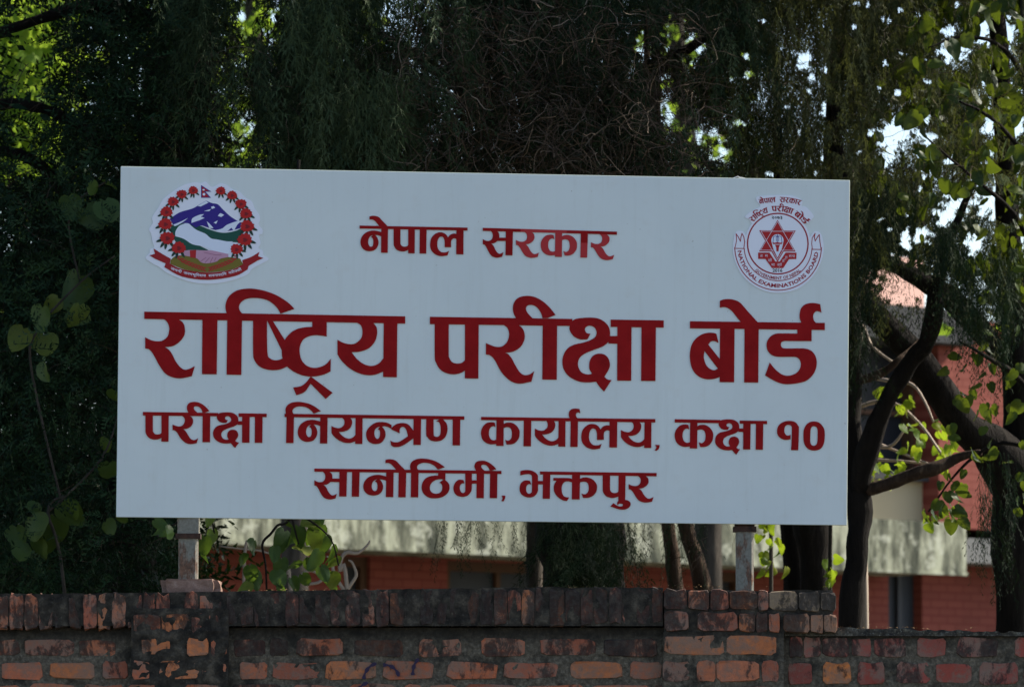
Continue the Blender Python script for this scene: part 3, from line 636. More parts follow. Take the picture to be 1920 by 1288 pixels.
# wall courses
ROWS = [(1198, 1229, (-150, -70, -62, 38, 46, 138, 148, 216, 0, 0, 436, 498, 506, 540, 556, 645, 663, 757, 785, 868, 903, 985, 1013, 1116, 1133, 1232), .50),
        (1240, 1272, (-140, -8, 2, 80, 94, 178, 192, 240, 0, 0, 448, 501, 511, 600, 610, 704, 718, 812, 838, 932, 945, 1045, 1070, 1167, 1182, 1240), .12),
        (1283, 1316, (-120, -70, -60, 40, 52, 145, 153, 236, 0, 0, 438, 530, 545, 640, 652, 744, 756, 858, 872, 972, 986, 1098, 1112, 1222, 1228, 1242), .10)]
for y0, y1, xs, d in ROWS:
    for i in range(0, len(xs), 2):
        if xs[i] != xs[i + 1]: brick(xs[i], y0 + random.uniform(-1.5, 1.5), xs[i + 1], y1 + random.uniform(-1.5, 1.5), YW, dirt=d + (.25 if 425 < xs[i] < 510 else 0))
# right pier
for y0, y1, xs, d in ((1104, 1142, (1245, 1289, 1291, 1330, 1332, 1366, 1368, 1420, 1422, 1441, 1443, 1496, 1498, 1537, 1539, 1567), .60), (1146, 1182, (1246, 1291, 1308, 1384, 1386, 1416, 1418, 1440, 1442, 1462, 1470, 1518, 1520, 1544, 1545, 1569), .52),
                      (1190, 1227, (1246, 1358, 1361, 1457), .22), (1239, 1277, (1243, 1294, 1306, 1342, 1344, 1424, 1428, 1460), .33), (1286, 1320, (1246, 1345, 1354, 1456), .2)):
    for i in range(0, len(xs), 2):
        k = (.30, .22, .13) if (y0 < 1110 and xs[i] > 1430) else (.46, .20, .10) if (y0 == 1146 and xs[i] > 1465) else COLS[2] if y0 == 1190 else None
        brick(xs[i], y0 + (xs[i] - 1245) * .018 * (y0 < 1190), xs[i + 1], y1 + (xs[i] - 1245) * .012 * (y0 < 1190), YP, dirt=d - (.3 if y0 < 1150 and xs[i] > 1430 else 0), depth=.12, col_=k, tilt=.02 if y0 < 1150 and xs[i] > 1400 else 0)
# lower right stretch with its cement cap
tf2 = lambda x: Zp_(1174.5 + (960 + x / YW * FPX - 1480) * .024, YW) + .006 * noise.noise(Vector((x * 12, 1, 9)))
rough_sheet('cement_cap', X(1468), X(2080), Zp_(1192), Zp_(1180), YW - .012, .40, M_CEM, wall, top=tf2, step=.010, amp=.009, seed=8)
for y0, y1, xs, d in ((1195, 1231, (1480, 1505, 1507, 1540, 1542, 1592, 1597, 1634, 1640, 1698, 1720, 1773, 1795, 1871, 1903, 1975, 1985, 2050), .28),
                      (1242, 1282, (1477, 1523, 1543, 1596, 1608, 1660, 1681, 1745, 1755, 1821, 1836, 1911, 1920, 1990, 2000, 2060), .28), (1290, 1324, (1480, 1560, 1572, 1650, 1664, 1740, 1752, 1838, 1850, 1930, 1944, 2040), .45)):
    for i in range(0, len(xs), 2):
        brick(xs[i], y0 + random.uniform(-1, 1), xs[i + 1], y1 + random.uniform(-1.5, 1.5), YW, dirt=d, col_=(.62, .20, .055) if (xs[i], y0) == (1543, 1242) else random.choice([(.36, .085, .065), (.30, .08, .06), (.33, .07, .05)]))
# the courses below the picture, joined
V_, F_ = [], []
def courses(x0, x1, ztop, Y, D=.06):
    for j in range(40):
        zt = ztop - j * .103
        if zt - .08 < .0: break
        x = x0 - (j % 2) * .11
        while x < x1:
            L = random.uniform(.20, .24); a = max(x, x0); e = min(x + L, x1)
            if e - a > .03:
                v, f = box_data((a, Y - .001 + random.uniform(-.002, .002), zt - .078), (e, Y + D, zt)); n0 = len(V_)
                V_.extend(Vector(q) - wall.location for q in v); F_.extend(tuple(i + n0 for i in q) for q in f)
            x += L + .022
courses(X(-158), X(2078), Zp_(1326), YW); courses(X(250, YP), X(424, YP), Zp_(1326, YP), YP); courses(X(1248, YP), X(1466, YP), Zp_(1326, YP), YP)
for x0, x1, zt in ((X(-160) - 7.0, X(-162), Zp_(1117)), (X(2082), X(2082) + 7.0, Zp_(1198))):
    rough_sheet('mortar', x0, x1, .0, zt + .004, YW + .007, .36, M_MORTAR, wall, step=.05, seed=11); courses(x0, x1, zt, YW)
o = tag(link('lower_brickwork', mesh('lower_brickwork', V_, F_, M_BRICK), wall), kind='stuff'); o.color = (.46, .14, .085, .25)
# spray paint on the second and third course
M_SPRAY = new_mat('graffiti_paint', (.04, .03, .06), .8, .1)
def ribbon(pts, wd, Y, zoff=-.0012):
    P = [at(x, y, Y) for x, y in pts]; V = []; n = len(P)
    for i in range(n):
        d = (P[min(i + 1, n - 1)] - P[max(i - 1, 0)]).normalized(); q = Vector((-d.z, 0, d.x)) * wd * (.7 + .3 * math.sin(i * 1.3 + 1))
        V += [P[i] + q, P[i] - q]
    V = [Vector((v.x, v.y + zoff, v.z)) - wall.location for v in V]
    return V, [(2 * i, 2 * i + 1, 2 * i + 3, 2 * i + 2) for i in range(n - 1)]
def arcp(cx, cy, rx, ry, a0, a1, n=12): return [(cx + rx * math.cos(math.radians(a0 + (a1 - a0) * i / n)), cy + ry * math.sin(math.radians(a0 + (a1 - a0) * i / n))) for i in range(n + 1)]
for i, pts in enumerate((arcp(710, 1275, 28, 32, 185, 262), arcp(722, 1272, 26, 26, 262, 350), arcp(800, 1262, 26, 34, 175, 235), arcp(700, 1300, 30, 22, 175, 250))):
    v, f = ribbon(pts, .0090, YW - .008); link('graffiti_stroke', mesh('graffiti_stroke', v, f, M_SPRAY), wall)
# moss and dry litter on the coping
M_LITTER = new_mat('dry_litter', (.20, .12, .05), .9)
def tufts(name, spots, n, m, size, parent=None, label=None, cat=None):
    V, Fc = [], []
    for k in range(n):
        p = random.choice(spots); q = at(p[0] + random.gauss(0, p[3]), p[1], p[2]) + Vector((0, random.uniform(0, .15), random.uniform(0, .012)))
        a = random.uniform(0, 6.28); s = size * random.uniform(.5, 1.3); e = Vector((math.cos(a), math.sin(a), random.uniform(-.2, .5))) * s; t = Vector((-math.sin(a), math.cos(a), .4)) * s * .18
        n0 = len(V); V += [q - t, q + t, q + e]; Fc.append((n0, n0 + 1, n0 + 2))
    o = link(name, mesh(name, V, Fc, m), parent)
    if parent is None: tag(o, label, cat, kind='stuff')
    return o
tufts('dry_litter', [(1050, 1102, 24.93, 35), (700, 1108, 24.93, 90), (1300, 1101, 24.92, 40), (500, 1109, 24.95, 60), (1650, 1178, 24.95, 90)], 420, M_LITTER, .012, None, 'scattered dry needles and bits of bark lying along the wall top', 'litter')

# ------------------------------------------------------------------ sign posts and the stone
M_POST = new_mat('post_paint', (.6, .58, .52), .55, .35); b = NB(M_POST); c = b.coord('World'); cs = b.coord('World', (1, 1, .35))
r1 = b.noise(cs, 18, 6, .7, .3); r2 = b.noise(c, 70, 4, .7)
cc = b.ramp(r2, [(.3, (.14, .13, .105)), (.7, (.25, .235, .195))]); cc = b.mix(b.ramp(r1, [(.52, 0.0), (.6, .9)]), cc, b.ramp(r2, [(.3, (.05, .025, .015)), (.7, (.20, .09, .05))]))
b.color(cc); b.bump(r1, .4, .004); b.put(b.bsdf.inputs['Metallic'], .25)
M_RUST = new_mat('rust', (.10, .05, .035), .85, .2); b = NB(M_RUST); c = b.coord('World'); b.color(b.ramp(b.noise(c, 40, 5), [(.3, (.02, .015, .013)), (.7, (.09, .045, .03))])); b.bump(b.noise(c, 60, 5), .5, .004)
def post(px0, px1, pybase, Y, label, collar):
    a = at(px0, pybase, Y); c_ = at(px1, pybase, Y); xm = (a.x + c_.x) / 2; hw = (c_.x - a.x) / 2
    zt = SC.z + SH / 2 - .12
    p = tag(empty('sign_post', (xm, Y, a.z)), label, 'post', 'steel posts holding the signboard')
    r = .010; pts = [(-hw + r, -hw), (hw - r, -hw), (hw, -hw + r), (hw, hw - r), (hw - r, hw), (-hw + r, hw), (-hw, hw - r), (-hw, -hw + r)]
    n = 8; H = zt - a.z; zs = [i / 14 * H for i in range(15)]
    V = [(x, y, z) for z in zs for x, y in pts]; Fc = [(j * n + k, j * n + (k + 1) % n, (j + 1) * n + (k + 1) % n, (j + 1) * n + k) for j in range(14) for k in range(n)] + [tuple(range(n))[::-1], tuple(14 * n + k for k in range(n))]
    link('tube', mesh('tube', V, Fc, M_POST), p)
    zc = at(px0, collar[0], Y).z - a.z; zc2 = at(px0, collar[1], Y).z - a.z
    box('bracket', (-hw - .004, -hw - .004, zc2), (hw + .004, hw + .004, zc), M_POST if px0 < 900 else M_RUST, p)
    box('bracket_lip', (-hw - .012, -hw - .010, zc2 - .012), (hw + .012, hw + .006, zc2 + .010), M_RUST, p)
    return p
post(335, 371, 1090, 24.975, 'left rusty white square steel post under the signboard, standing on a stone', (960, 1005))
post(1380, 1413, 1128, 25.30, 'right greyish steel post under the signboard, rising behind the brick pier', (960, 992))
M_STONE = new_mat('stone', (.25, .15, .12), .9, .2); b = NB(M_STONE); c = b.coord('World')
b.color(b.ramp(b.noise(c, 22, 6, .7), [(.3, (.15, .085, .065)), (.6, (.27, .17, .13)), (.8, (.38, .29, .24))])); b.bump(b.noise(c, 35, 6, .7), .8, .01)
import bmesh
def rock(name, p0, p1, Y, D, m, seed):
    a = at(p0[0], p1[1], Y); c_ = at(p1[0], p0[1], Y); bm = bmesh.new(); bmesh.ops.create_cube(bm, size=1)
    bmesh.ops.bevel(bm, geom=bm.edges[:], offset=.11, segments=2, affect='EDGES'); bmesh.ops.subdivide_edges(bm, edges=bm.edges[:], cuts=2, use_grid_fill=True)
    for v in bm.verts:
        n_ = noise.noise_vector(v.co * 2.6 + Vector((seed, 0, 0))); v.co += Vector((n_.x * .06, n_.y * .05, n_.z * .05)) + noise.noise_vector(v.co * 8 + Vector((seed, 3, 0))) * .012
        v.co = Vector((v.co.x * (c_.x - a.x), v.co.y * D, v.co.z * (c_.z - a.z)))
    me = bpy.data.meshes.new(name); bm.to_mesh(me); bm.free(); me.materials.append(m)
    o = link(name, me); o.location = ((a.x + c_.x) / 2, Y + .07, (a.z + c_.z) / 2); return o
o = rock('stone', (303, 1085), (413, 1114), 24.95, .24, M_STONE, 4); tag(o, 'flat reddish stone on the wall top under the left post', 'stone')

# ------------------------------------------------------------------ building behind the trees
BU = Vector((.748, .664, 0)).normalized(); BN = Vector((BU.y, -BU.x, 0))
B0 = at(1812, 1073, 60.0)
def bpt(px, py, off=0.0):
    q = on_plane(px, py, B0 + BN * off, BN) - B0; return q.dot(BU), q.z
bld = empty('school_building', (B0.x, B0.y, YARD)); bld.rotation_euler = (0, 0, math.atan2(BU.y, BU.x))
tag(bld, 'red painted building with a stained concrete canopy, seen through the trees', 'building')
GZ = YARD - B0.z                                   # yard level in facade heights
def bbox(name, u0, u1, z0, z1, o0, o1, m, parent=None):
    """o = distance in front of (+) or behind (-) the canopy edge"""
    s = B0.z - YARD
    v, f = box_data((u0, -o0, z0 + s), (u1, -o1, z1 + s)); return link(name, mesh(name, v, f, m), parent or bld)
M_RWALL = new_mat('red_wall_paint', (.36, .075, .045), .85, .2); b = NB(M_RWALL); W_ = b.coord('World')
bt = b.node('ShaderNodeTexBrick'); b.put(bt.inputs['Vector'], b.coord('Object')); mpn = b.node('ShaderNodeMapping'); b.put(mpn.inputs['Vector'], b.node('ShaderNodeTexCoord').outputs['Object']); mpn.inputs['Rotation'].default_value = (math.pi / 2, 0, 0)
b.put(bt.inputs['Vector'], mpn.outputs[0]); bt.inputs['Scale'].default_value = 1; bt.inputs['Brick Width'].default_value = .25; bt.inputs['Row Height'].default_value = .085; bt.inputs['Mortar Size'].default_value = .008
bt.inputs['Color1'].default_value = (.25, .068, .05, 1); bt.inputs['Color2'].default_value = (.21, .056, .042, 1); bt.inputs['Mortar'].default_value = (.17, .036, .026, 1)
b.color(b.mix(b.ramp(b.noise(W_, 1.1, 5), [(.4, 0.0), (.8, .5)]), bt.outputs[0], (.14, .04, .028)))
M_CONC = new_mat('stained_dappled_concrete', (.4, .4, .33), .9, .2); b = NB(M_CONC); W_ = b.coord('World'); Ws = b.coord('World', (1, 1, .25))
s1 = b.noise(Ws, 4.5, 7, .72); s2 = b.noise(W_, 5, 6, .65)
cc = b.ramp(s1, [(.40, (.045, .05, .036)), (.50, (.17, .175, .125)), (.60, (.40, .41, .30))]); cc = b.mix(b.ramp(s2, [(.54, 0.0), (.62, .6)]), cc, (.54, .55, .44)); b.color(cc)  # stains, with sun dapples painted in as stronger pale and dark blotches
M_BEIGE = new_mat('beige_wall', (.42, .35, .23), .9, .2); M_PINK = new_mat('salmon_wall', (.85, .52, .42), .9, .2)
M_DOOR = new_mat('door_paint', (.035, .04, .05), .6, .3); M_WOOD = new_mat('brown_frame', (.09, .045, .025), .7, .25); M_DARKGL = new_mat('window_glass', (.02, .022, .028), .4, .15)
M_SLATE = new_mat('grey_slab', (.055, .055, .057), .9, .2)
uL = -12.0; uL2 = -6.5; uR = bpt(1735, 800, -1.2)[0]
bbox('canopy', uL, 0.0, 0.0, bpt(1812, 981)[1], 0, -1.25, M_CONC)
bbox('canopy_drip_edge', uL, .01, -.035, .0, .012, -.05, M_CONC)
M_CONC2 = new_mat('grey_concrete', (.17, .17, .165), .9, .2)
# lower wall with its openings (cut as piers between doors)
ops = [(290, 400), (650, 700), (845, 1035), (1330, 1400), (1672, 1735)]
us = [(bpt(a, 1100, -1.2)[0], bpt(c_, 1100, -1.2)[0]) for a, c_ in ops]; ztop = .45; zdo = -.02
cur = uL
for (a, c_) in us:
    bbox('wall', cur, a, GZ, ztop, -1.25, -1.5, M_RWALL); zdo = .25 if c_ > uR - .4 else -.02; bbox('wall', a, c_, zdo, ztop, -1.25, -1.5, M_RWALL); cur = c_
    if a > us[3][1]: bbox('door', a, c_, GZ, zdo, -1.38, -1.43, M_DOOR); bbox('door_mullion', (a + c_) / 2 - .03, (a + c_) / 2 + .03, GZ, zdo, -1.33, -1.375, M_DOOR); continue
    fr = bbox('door_frame', a, c_, zdo - .10, zdo, -1.30, -1.42, M_WOOD)
    bbox('door_jamb', a, a + .08, GZ, zdo - .10, -1.30, -1.42, M_WOOD); bbox('door_jamb', c_ - .08, c_, GZ, zdo - .10, -1.30, -1.42, M_WOOD)
    bbox('door', a + .08, c_ - .08, GZ, zdo - .10, -1.38, -1.43, M_DOOR)
    if c_ - a > .6: bbox('door_mullion', (a * .45 + c_ * .55) - .03, (a * .45 + c_ * .55) + .03, GZ, zdo - .1, -1.33, -1.375, M_WOOD)
bbox('wall', cur, 14, GZ, ztop, -1.25, -1.5, M_RWALL)
z1 = bpt(1680, 900, -1.2)[1]; z2 = bpt(1680, 645, -1.2)[1]; z3 = bpt(1680, 582, -1.2)[1]; z4 = bpt(1700, 478, -1.2)[1]; zc = bpt(1812, 981)[1]
bbox('spandrel', uL2, uR, zc, z1, -1.25, -1.5, M_BEIGE); bbox('window_sill', uL2, uR, z1, z1 + .08, -1.15, -1.55, M_SLATE)
u = uL2
while u < uR - .3:
    e = min(u + 1.55, uR); wf = bbox('window', u + .06, e - .06, z1 + .08, z2, -1.50, -1.54, M_DARKGL); u = e
    bbox('window_frame', e - .06, e + .02 if e < uR else e, z1 + .08, z2, -1.36, -1.5, M_WOOD)
    bbox('window_transom', u - 1.49, e - .06, z2 - .75, z2 - .70, -1.44, -1.495, M_WOOD)
bbox('roof_slab', uL2, uR + .3, z2, z3, -.75, -2.2, M_SLATE); bbox('parapet', uL2, uR + .15, z3, z4, -1.35, -1.6, M_PINK)
zr = bpt(1820, 600, -1.0)[1]
bbox('wing_wall', uR, 14, zc + .02, zr, -1.0, -1.6, M_RWALL); ue = bpt(1892, 1030, -.6)[0]
bbox('ledge', .06, 13, bpt(1850, 1056, -.7)[1], bpt(1850, 1010, -.7)[1], -.7, -1.24, M_CONC2)
bbox('side_wall', uL2, uL2 + .3, GZ, z4 - .05, -1.62, -6, M_RWALL); bbox('side_wall', 13.6, 14, GZ, zr - .05, -1.62, -6, M_RWALL); bbox('rear_wall', uL2 + .3, 13.6, GZ, z3 - .3, -5.7, -6, M_RWALL)
bbox('roof', uL2 + .31, uR + .2, z3 - .4, z3 - .02, -2.25, -5.65, M_SLATE); bbox('roof', uR + .3, 13.58, zr - .5, zr - .05, -1.62, -5.65, M_SLATE)

# ------------------------------------------------------------------ vegetation
def leaf_mat(name, dark, mid, light, trans, tf=.35, rough=.6):
    m = bpy.data.materials.new(name); m.use_nodes = True; t = m.node_tree; b = NB(m); out = t.nodes['Material Output']
    at_ = b.node('ShaderNodeAttribute', attribute_name='tint')
    f = at_.outputs['Fac']; oi = b.node('ShaderNodeObjectInfo'); f = b.math('ADD', f, b.math('MULTIPLY', oi.outputs['Random'], .001))
    n = b.noise(b.coord('World'), 6, 3); f = b.math('ADD', f, b.math('MULTIPLY', b.math('SUBTRACT', n, .5), .6)); f = b.math('ADD', f, b.math('MULTIPLY', b.math('SUBTRACT', b.noise(b.coord('World'), 55, 4, .7), .5), .7), True)
    c = b.ramp(f, [(0, dark), (.5, mid), (1, light)]); b.color(c); b.bsdf.inputs['Roughness'].default_value = rough; b.bsdf.inputs['Specular IOR Level'].default_value = .06 if rough > .5 else .18
    tr = b.node('ShaderNodeBsdfTranslucent'); b.put(tr.inputs[0], b.mix(.5, b.mix(1.0, c, trans, 'MULTIPLY'), trans))
    mx = b.node('ShaderNodeMixShader'); mx.inputs[0].default_value = tf; t.links.new(b.bsdf.outputs[0], mx.inputs[1]); t.links.new(tr.outputs[0], mx.inputs[2]); t.links.new(mx.outputs[0], out.inputs[0]); return m
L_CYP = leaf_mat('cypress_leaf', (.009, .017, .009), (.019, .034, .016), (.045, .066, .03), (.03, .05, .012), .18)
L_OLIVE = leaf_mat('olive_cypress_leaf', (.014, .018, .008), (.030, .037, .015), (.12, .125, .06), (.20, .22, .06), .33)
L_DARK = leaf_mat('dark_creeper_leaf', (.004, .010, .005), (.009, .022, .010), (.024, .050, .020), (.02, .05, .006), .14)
L_BROAD = leaf_mat('broad_leaf', (.014, .034, .008), (.026, .055, .010), (.08, .095, .014), (.19, .25, .018), .36, .5)
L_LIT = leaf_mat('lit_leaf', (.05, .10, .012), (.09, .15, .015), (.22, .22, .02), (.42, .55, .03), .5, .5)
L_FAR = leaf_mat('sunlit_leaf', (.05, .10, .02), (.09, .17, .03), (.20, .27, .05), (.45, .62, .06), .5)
L_TWIG = leaf_mat('dead_twig', (.035, .024, .017), (.07, .05, .036), (.17, .13, .095), (.05, .04, .03), .0, .7)
L_PALE = new_mat('pale_twig', (.42, .33, .25), .7, .3)
def bark(name, c0, c1, sc_=14):
    m = new_mat(name, c0, .95, .15); b = NB(m); c = b.coord('World', (1, 1, .22)); n = b.noise(c, sc_, 7, .7, .4)
    b.color(b.ramp(n, [(.35, tuple(x * .45 for x in c0)), (.55, c0), (.75, c1)])); b.bump(n, 1.0, .03); return m
BK_DARK = bark('dark_bark', (.014, .011, .009), (.03, .024, .019)); BK_GREY = bark('grey_bark', (.05, .042, .034), (.11, .09, .07), 9); BK_BROWN = bark('brown_bark', (.06, .038, .026), (.17, .12, .08), 20)

rg = RNG
def strips(P, w, tint0):
    """P (k,3) polyline -> flat ribbon triangles"""
def spray_variant(L, n, blen, wd, barbs=True, spread=1.0):
    """one hanging spray: wavy stem with feathery side branchlets; returns (V (n,3,3))"""
    T = []; k = 8; ph = rg.uniform(0, 6); am = rg.uniform(.01, .045); bend = rg.uniform(-.12, .12)
    S = lambda t: np.array([am * math.sin(ph + 3.5 * t) - am * math.sin(ph) + bend * t * t * L, am * math.cos(ph + 3 * t) * t, -L * t])
    for i in range(k):
        a, c_ = S(i / k), S((i + 1) / k); h = np.array([.0022 * (1.2 - i / k), 0, 0]); T.append([a - h, a + h, c_])
    for i in range(n):
        t = .06 + .92 * (i + rg.uniform(0, .8)) / n; p = S(t); s = 1 if i % 2 else -1; ln = blen * (1.0 - .55 * t) * rg.uniform(.6, 1.2)
        az = rg.uniform(-1.0, 1.0); d = np.array([s * math.cos(az) * spread, math.sin(az) * spread, -rg.uniform(.7, 1.5)]); d /= np.linalg.norm(d)
        m_ = p + d * ln * .55; d2 = d + np.array([0, 0, -.7]); d2 /= np.linalg.norm(d2); e = m_ + d2 * ln * .5
        q = np.cross(d, [rg.uniform(-.4, .4), 1, rg.uniform(-.4, .4)]); q /= np.linalg.norm(q) + 1e-9; q *= wd * .5
        T.append([p - q * .6, p + q * .6, m_ + q]); T.append([m_ - q, m_ + q * 1.1, e])
        if barbs:
            for b_ in (-1, 1):
                r = d * .6 + q / (wd * .5) * b_ * .75 + np.array([0, 0, -.25]); r /= np.linalg.norm(r); s0 = p + d * ln * rg.uniform(.3, .55)
                T.append([s0 - d * wd * .6, s0 + d * wd * .6, s0 + r * ln * rg.uniform(.3, .5)])
    return np.array(T)
def pinna_variant(L, n, plen, wd):
    """arching compound leaf with lance-shaped leaflets"""
    T = []; dr = rg.uniform(.2, .9)
    S = lambda t: np.array([L * t, rg.uniform(-.002, .002), -dr * L * t * t])
    for i in range(4):
        a, c_ = S(i / 4), S((i + 1) / 4); h = np.array([0, 0, .0015]); T.append([a - h, a + h, c_])
    for i in range(n):
        t = .15 + .85 * i / (n - 1); p = S(t); s = 1 if i % 2 else -1
        d = np.array([.75, .25 * rg.uniform(-1, 1), s * .7 - .25]); d /= np.linalg.norm(d); ln = plen * rg.uniform(.7, 1.15) * (1.1 - .5 * t)
        q = np.cross(d, [0, 1, 0]); q /= np.linalg.norm(q); q = q * wd * .5 + np.array([0, rg.uniform(-.4, .4) * wd, 0]); m_ = p + d * ln * .45
        T.append([p, m_ + q, m_ - q]); T.append([m_ - q, m_ + q, p + d * ln])
    return np.array(T)
def leaf_variant(sz, fold=.25):
    """heart-shaped leaf hanging from its stalk, 8 triangles"""
    o = [(0, 0), (.32, .12), (.5, -.18), (.40, -.62), (0, -1.02), (-.40, -.62), (-.5, -.18), (-.32, .12)]; c_ = (0, -.4)
    P = [np.array([x * sz, abs(x) * fold * sz + rg.uniform(-.03, .03) * sz - .12 * sz * (y ** 2), y * sz]) for x, y in o]; cc = np.array([0, 0, c_[1] * sz])
    return np.array([[cc, P[i], P[(i + 1) % 8]] for i in range(8)])
def scatter(variants, pos, scale, yaw_, tiltx, tilty, tint):
    """numpy instancing of triangle soups -> V, F, tint"""
    n = len(pos); vi = rg.integers(0, len(variants), n); VV, TT = [], []
    for k, T in enumerate(variants):
        I = np.where(vi == k)[0]
        if not len(I): continue
        P = T.reshape(-1, 3); cz, sz = np.cos(yaw_[I]), np.sin(yaw_[I]); cx, sx = np.cos(tiltx[I]), np.sin(tiltx[I]); cy, sy = np.cos(tilty[I]), np.sin(tilty[I])
        o = np.zeros_like(cz); l = o + 1
        Rz = np.stack([cz, -sz, o, sz, cz, o, o, o, l], -1).reshape(-1, 3, 3); Rx = np.stack([l, o, o, o, cx, -sx, o, sx, cx], -1).reshape(-1, 3, 3); Ry = np.stack([cy, o, sy, o, l, o, -sy, o, cy], -1).reshape(-1, 3, 3)
        M = Rx @ Ry @ Rz
        Q = np.einsum('nij,pj->npi', M, P) * scale[I][:, None, None] + pos[I][:, None, :]
        VV.append(Q.reshape(-1, 3)); TT.append(np.repeat(tint[I], len(P)))
    V = np.concatenate(VV); return V, np.arange(len(V)).reshape(-1, 3), np.concatenate(TT)
EYE_ = np.array([0, 0, 1.6])
def at_np(px, py, Y):
    r = np.stack([px - 960, np.zeros_like(px), np.zeros_like(px)], -1) / FPX; f = np.array(FW); u = np.array(UP)
    d = r + f - (py - 644)[:, None] / FPX * u; return EYE_ + d * (Y / d[:, 1])[:, None]
def region(n, x0, x1, y0, y1, Y0, Y1, holes=(), shape=None, hang=0, pad=0, clump=0):
    """random points in a block of space, gathered in boughs and thinned where the crown has gaps"""
    if clump:
        k = max(3, n // clump); cx, cy, cY = rg.uniform(x0, x1, k), rg.uniform(y0, y1, k), rg.uniform(Y0, Y1, k); i = rg.integers(0, k, n)
        px = cx[i] + rg.normal(0, 42, n); py = cy[i] + rg.normal(0, 22, n) + np.abs(px - cx[i]) * .45; Y = cY[i] + rg.normal(0, .14, n)
    else: px = rg.uniform(x0, x1, n); py = rg.uniform(y0, y1, n); Y = rg.uniform(Y0, Y1, n)
    keep = np.ones(n, bool); steps = [0] if not hang else [hang * s for s in (0, .25, .5, .75, 1)]
    for hx, hy, rx, ry, pr in holes:
        ins = np.zeros(n, bool)
        for s in steps: ins |= ((px - hx) / (rx + pad)) ** 2 + ((py + s - hy) / (ry + pad)) ** 2 < 1
        keep &= ~(ins & (rg.uniform(0, 1, n) < pr))
    if shape is not None: keep &= shape(px, py)
    return at_np(px[keep], py[keep], Y[keep])
GAPS = []
def open_gaps(V, tt, k):
    """leave out the needles that would close the gaps between the boughs"""
    C = V.reshape(-1, k, 3).mean(1) - EYE_; z = C @ np.array(FW); px = 960 + FPX * C[:, 0] / z; py = 644 - FPX * (C @ np.array(UP)) / z; keep = np.ones(len(C), bool)
    wob = .22 * np.sin(px * .21 + py * .13) + .2 * np.sin(px * .09 - py * .31 + 2) + .12 * np.sin(py * .6 + px * .45); jit = rg.uniform(-.12, .12, len(C))
    for x, y, rx, ry, p in GAPS:
        d = np.sqrt(((px - x) / rx) ** 2 + ((py - y) / ry) ** 2) + wob + jit; keep &= ~((d < 1) & (rg.uniform(0, 1, len(C)) < p))
    K = np.repeat(keep, k); V = V[K]; return V, np.arange(len(V)).reshape(-1, k), tt[K]
def crown(name, variants, pos, mat, parent, smin=.7, smax=1.3, tilt=.3, t0=.5, ts=.25):
    n = len(pos); g = np.array([noise.noise(Vector(p) * 2.2) for p in pos])
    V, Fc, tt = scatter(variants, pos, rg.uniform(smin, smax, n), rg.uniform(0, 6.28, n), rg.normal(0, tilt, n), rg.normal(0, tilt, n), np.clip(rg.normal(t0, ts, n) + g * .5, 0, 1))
    V, Fc, tt = open_gaps(V, tt, 3)
    o = link(name, np_mesh(name, V - np.array(parent.location), Fc, mat, tt), parent); o['kind'] = 'stuff'; return o
def limb(name, pts, mat, parent, sides=10, rough=.0):
    """pts = [(px, py, Y, width in photo px)] smooth tapered limb"""
    P = [at(x, y, Y) for x, y, Y, w_ in pts]; R_ = [w_ / 2 * Y / FPX for x, y, Y, w_ in pts]; Q, RR = [], []
    for i in range(len(P) - 1):
        p0, p1, p2, p3 = P[max(i - 1, 0)], P[i], P[i + 1], P[min(i + 2, len(P) - 1)]
        for k in range(5):
            t = k / 5; Q.append(.5 * (2 * p1 + (p2 - p0) * t + (2 * p0 - 5 * p1 + 4 * p2 - p3) * t * t + (3 * p1 - p0 - 3 * p2 + p3) * t ** 3)); RR.append(R_[i] * (1 - t) + R_[i + 1] * t)
    Q.append(P[-1]); RR.append(R_[-1]); RR = [r * (1 + rough * noise.noise(q * 3)) for r, q in zip(RR, Q)]
    v, f = tube(Q, RR, sides)
    if rough: v = [p + noise.noise_vector(p * 9) * rough * .06 for p in v]
    v = [p - parent.location for p in v]
    return link(name, mesh(name, v, f, mat, True), parent)
def tree(name, px, Y, label, cat='tree', group=None):
    p = at(px, 1200, Y); return tag(empty(name, (p.x, Y, YARD)), label, cat, group)
GB = 1700                                          # photo row well below the yard level
def base_py(Y): return 644 + (math.tan(math.atan2(0, 1)) + 0) if False else 1560 + (1.6 - YARD) / Y * FPX
def twigs(n, pos, lmin, lmax, wd, wander=.5, grav=0.0, k=7):
    """curly thin twigs as crossed ribbons"""
    VV, FF, TT = [], [], []; nb = 0
    N = len(pos); d = rg.normal(0, 1, (N, 3)); d /= np.linalg.norm(d, axis=1)[:, None]; L = rg.uniform(lmin, lmax, N) / k; p = pos.copy(); W_ = rg.uniform(.6, 1.4, N) * wd; tt = rg.uniform(0, 1, N) ** 2
    side = np.cross(d, rg.normal(0, 1, (N, 3))); side /= np.linalg.norm(side, axis=1)[:, None] + 1e-9; rows = []
    for i in range(k + 1):
        w_ = (W_ * (1.1 - i / k))[:, None]; rows.append(np.stack([p - side * w_ * .5, p + side * w_ * .5], 1))
        d = d + rg.normal(0, wander, (N, 3)) + np.array([0, 0, grav]); d /= np.linalg.norm(d, axis=1)[:, None]; p = p + d * L[:, None]
        side = side - d * np.sum(side * d, 1)[:, None]; side /= np.linalg.norm(side, axis=1)[:, None] + 1e-9
    A = np.stack(rows, 1).reshape(N, -1, 3); m = A.shape[1]; V = A.reshape(-1, 3); F0 = []
    for i in range(k): F0 += [(2 * i, 2 * i + 1, 2 * i + 3, 2 * i + 2)]
    Fc = (np.arange(N)[:, None, None] * m + np.array(F0)[None]).reshape(-1, 4); return V, Fc, np.repeat(tt, m)
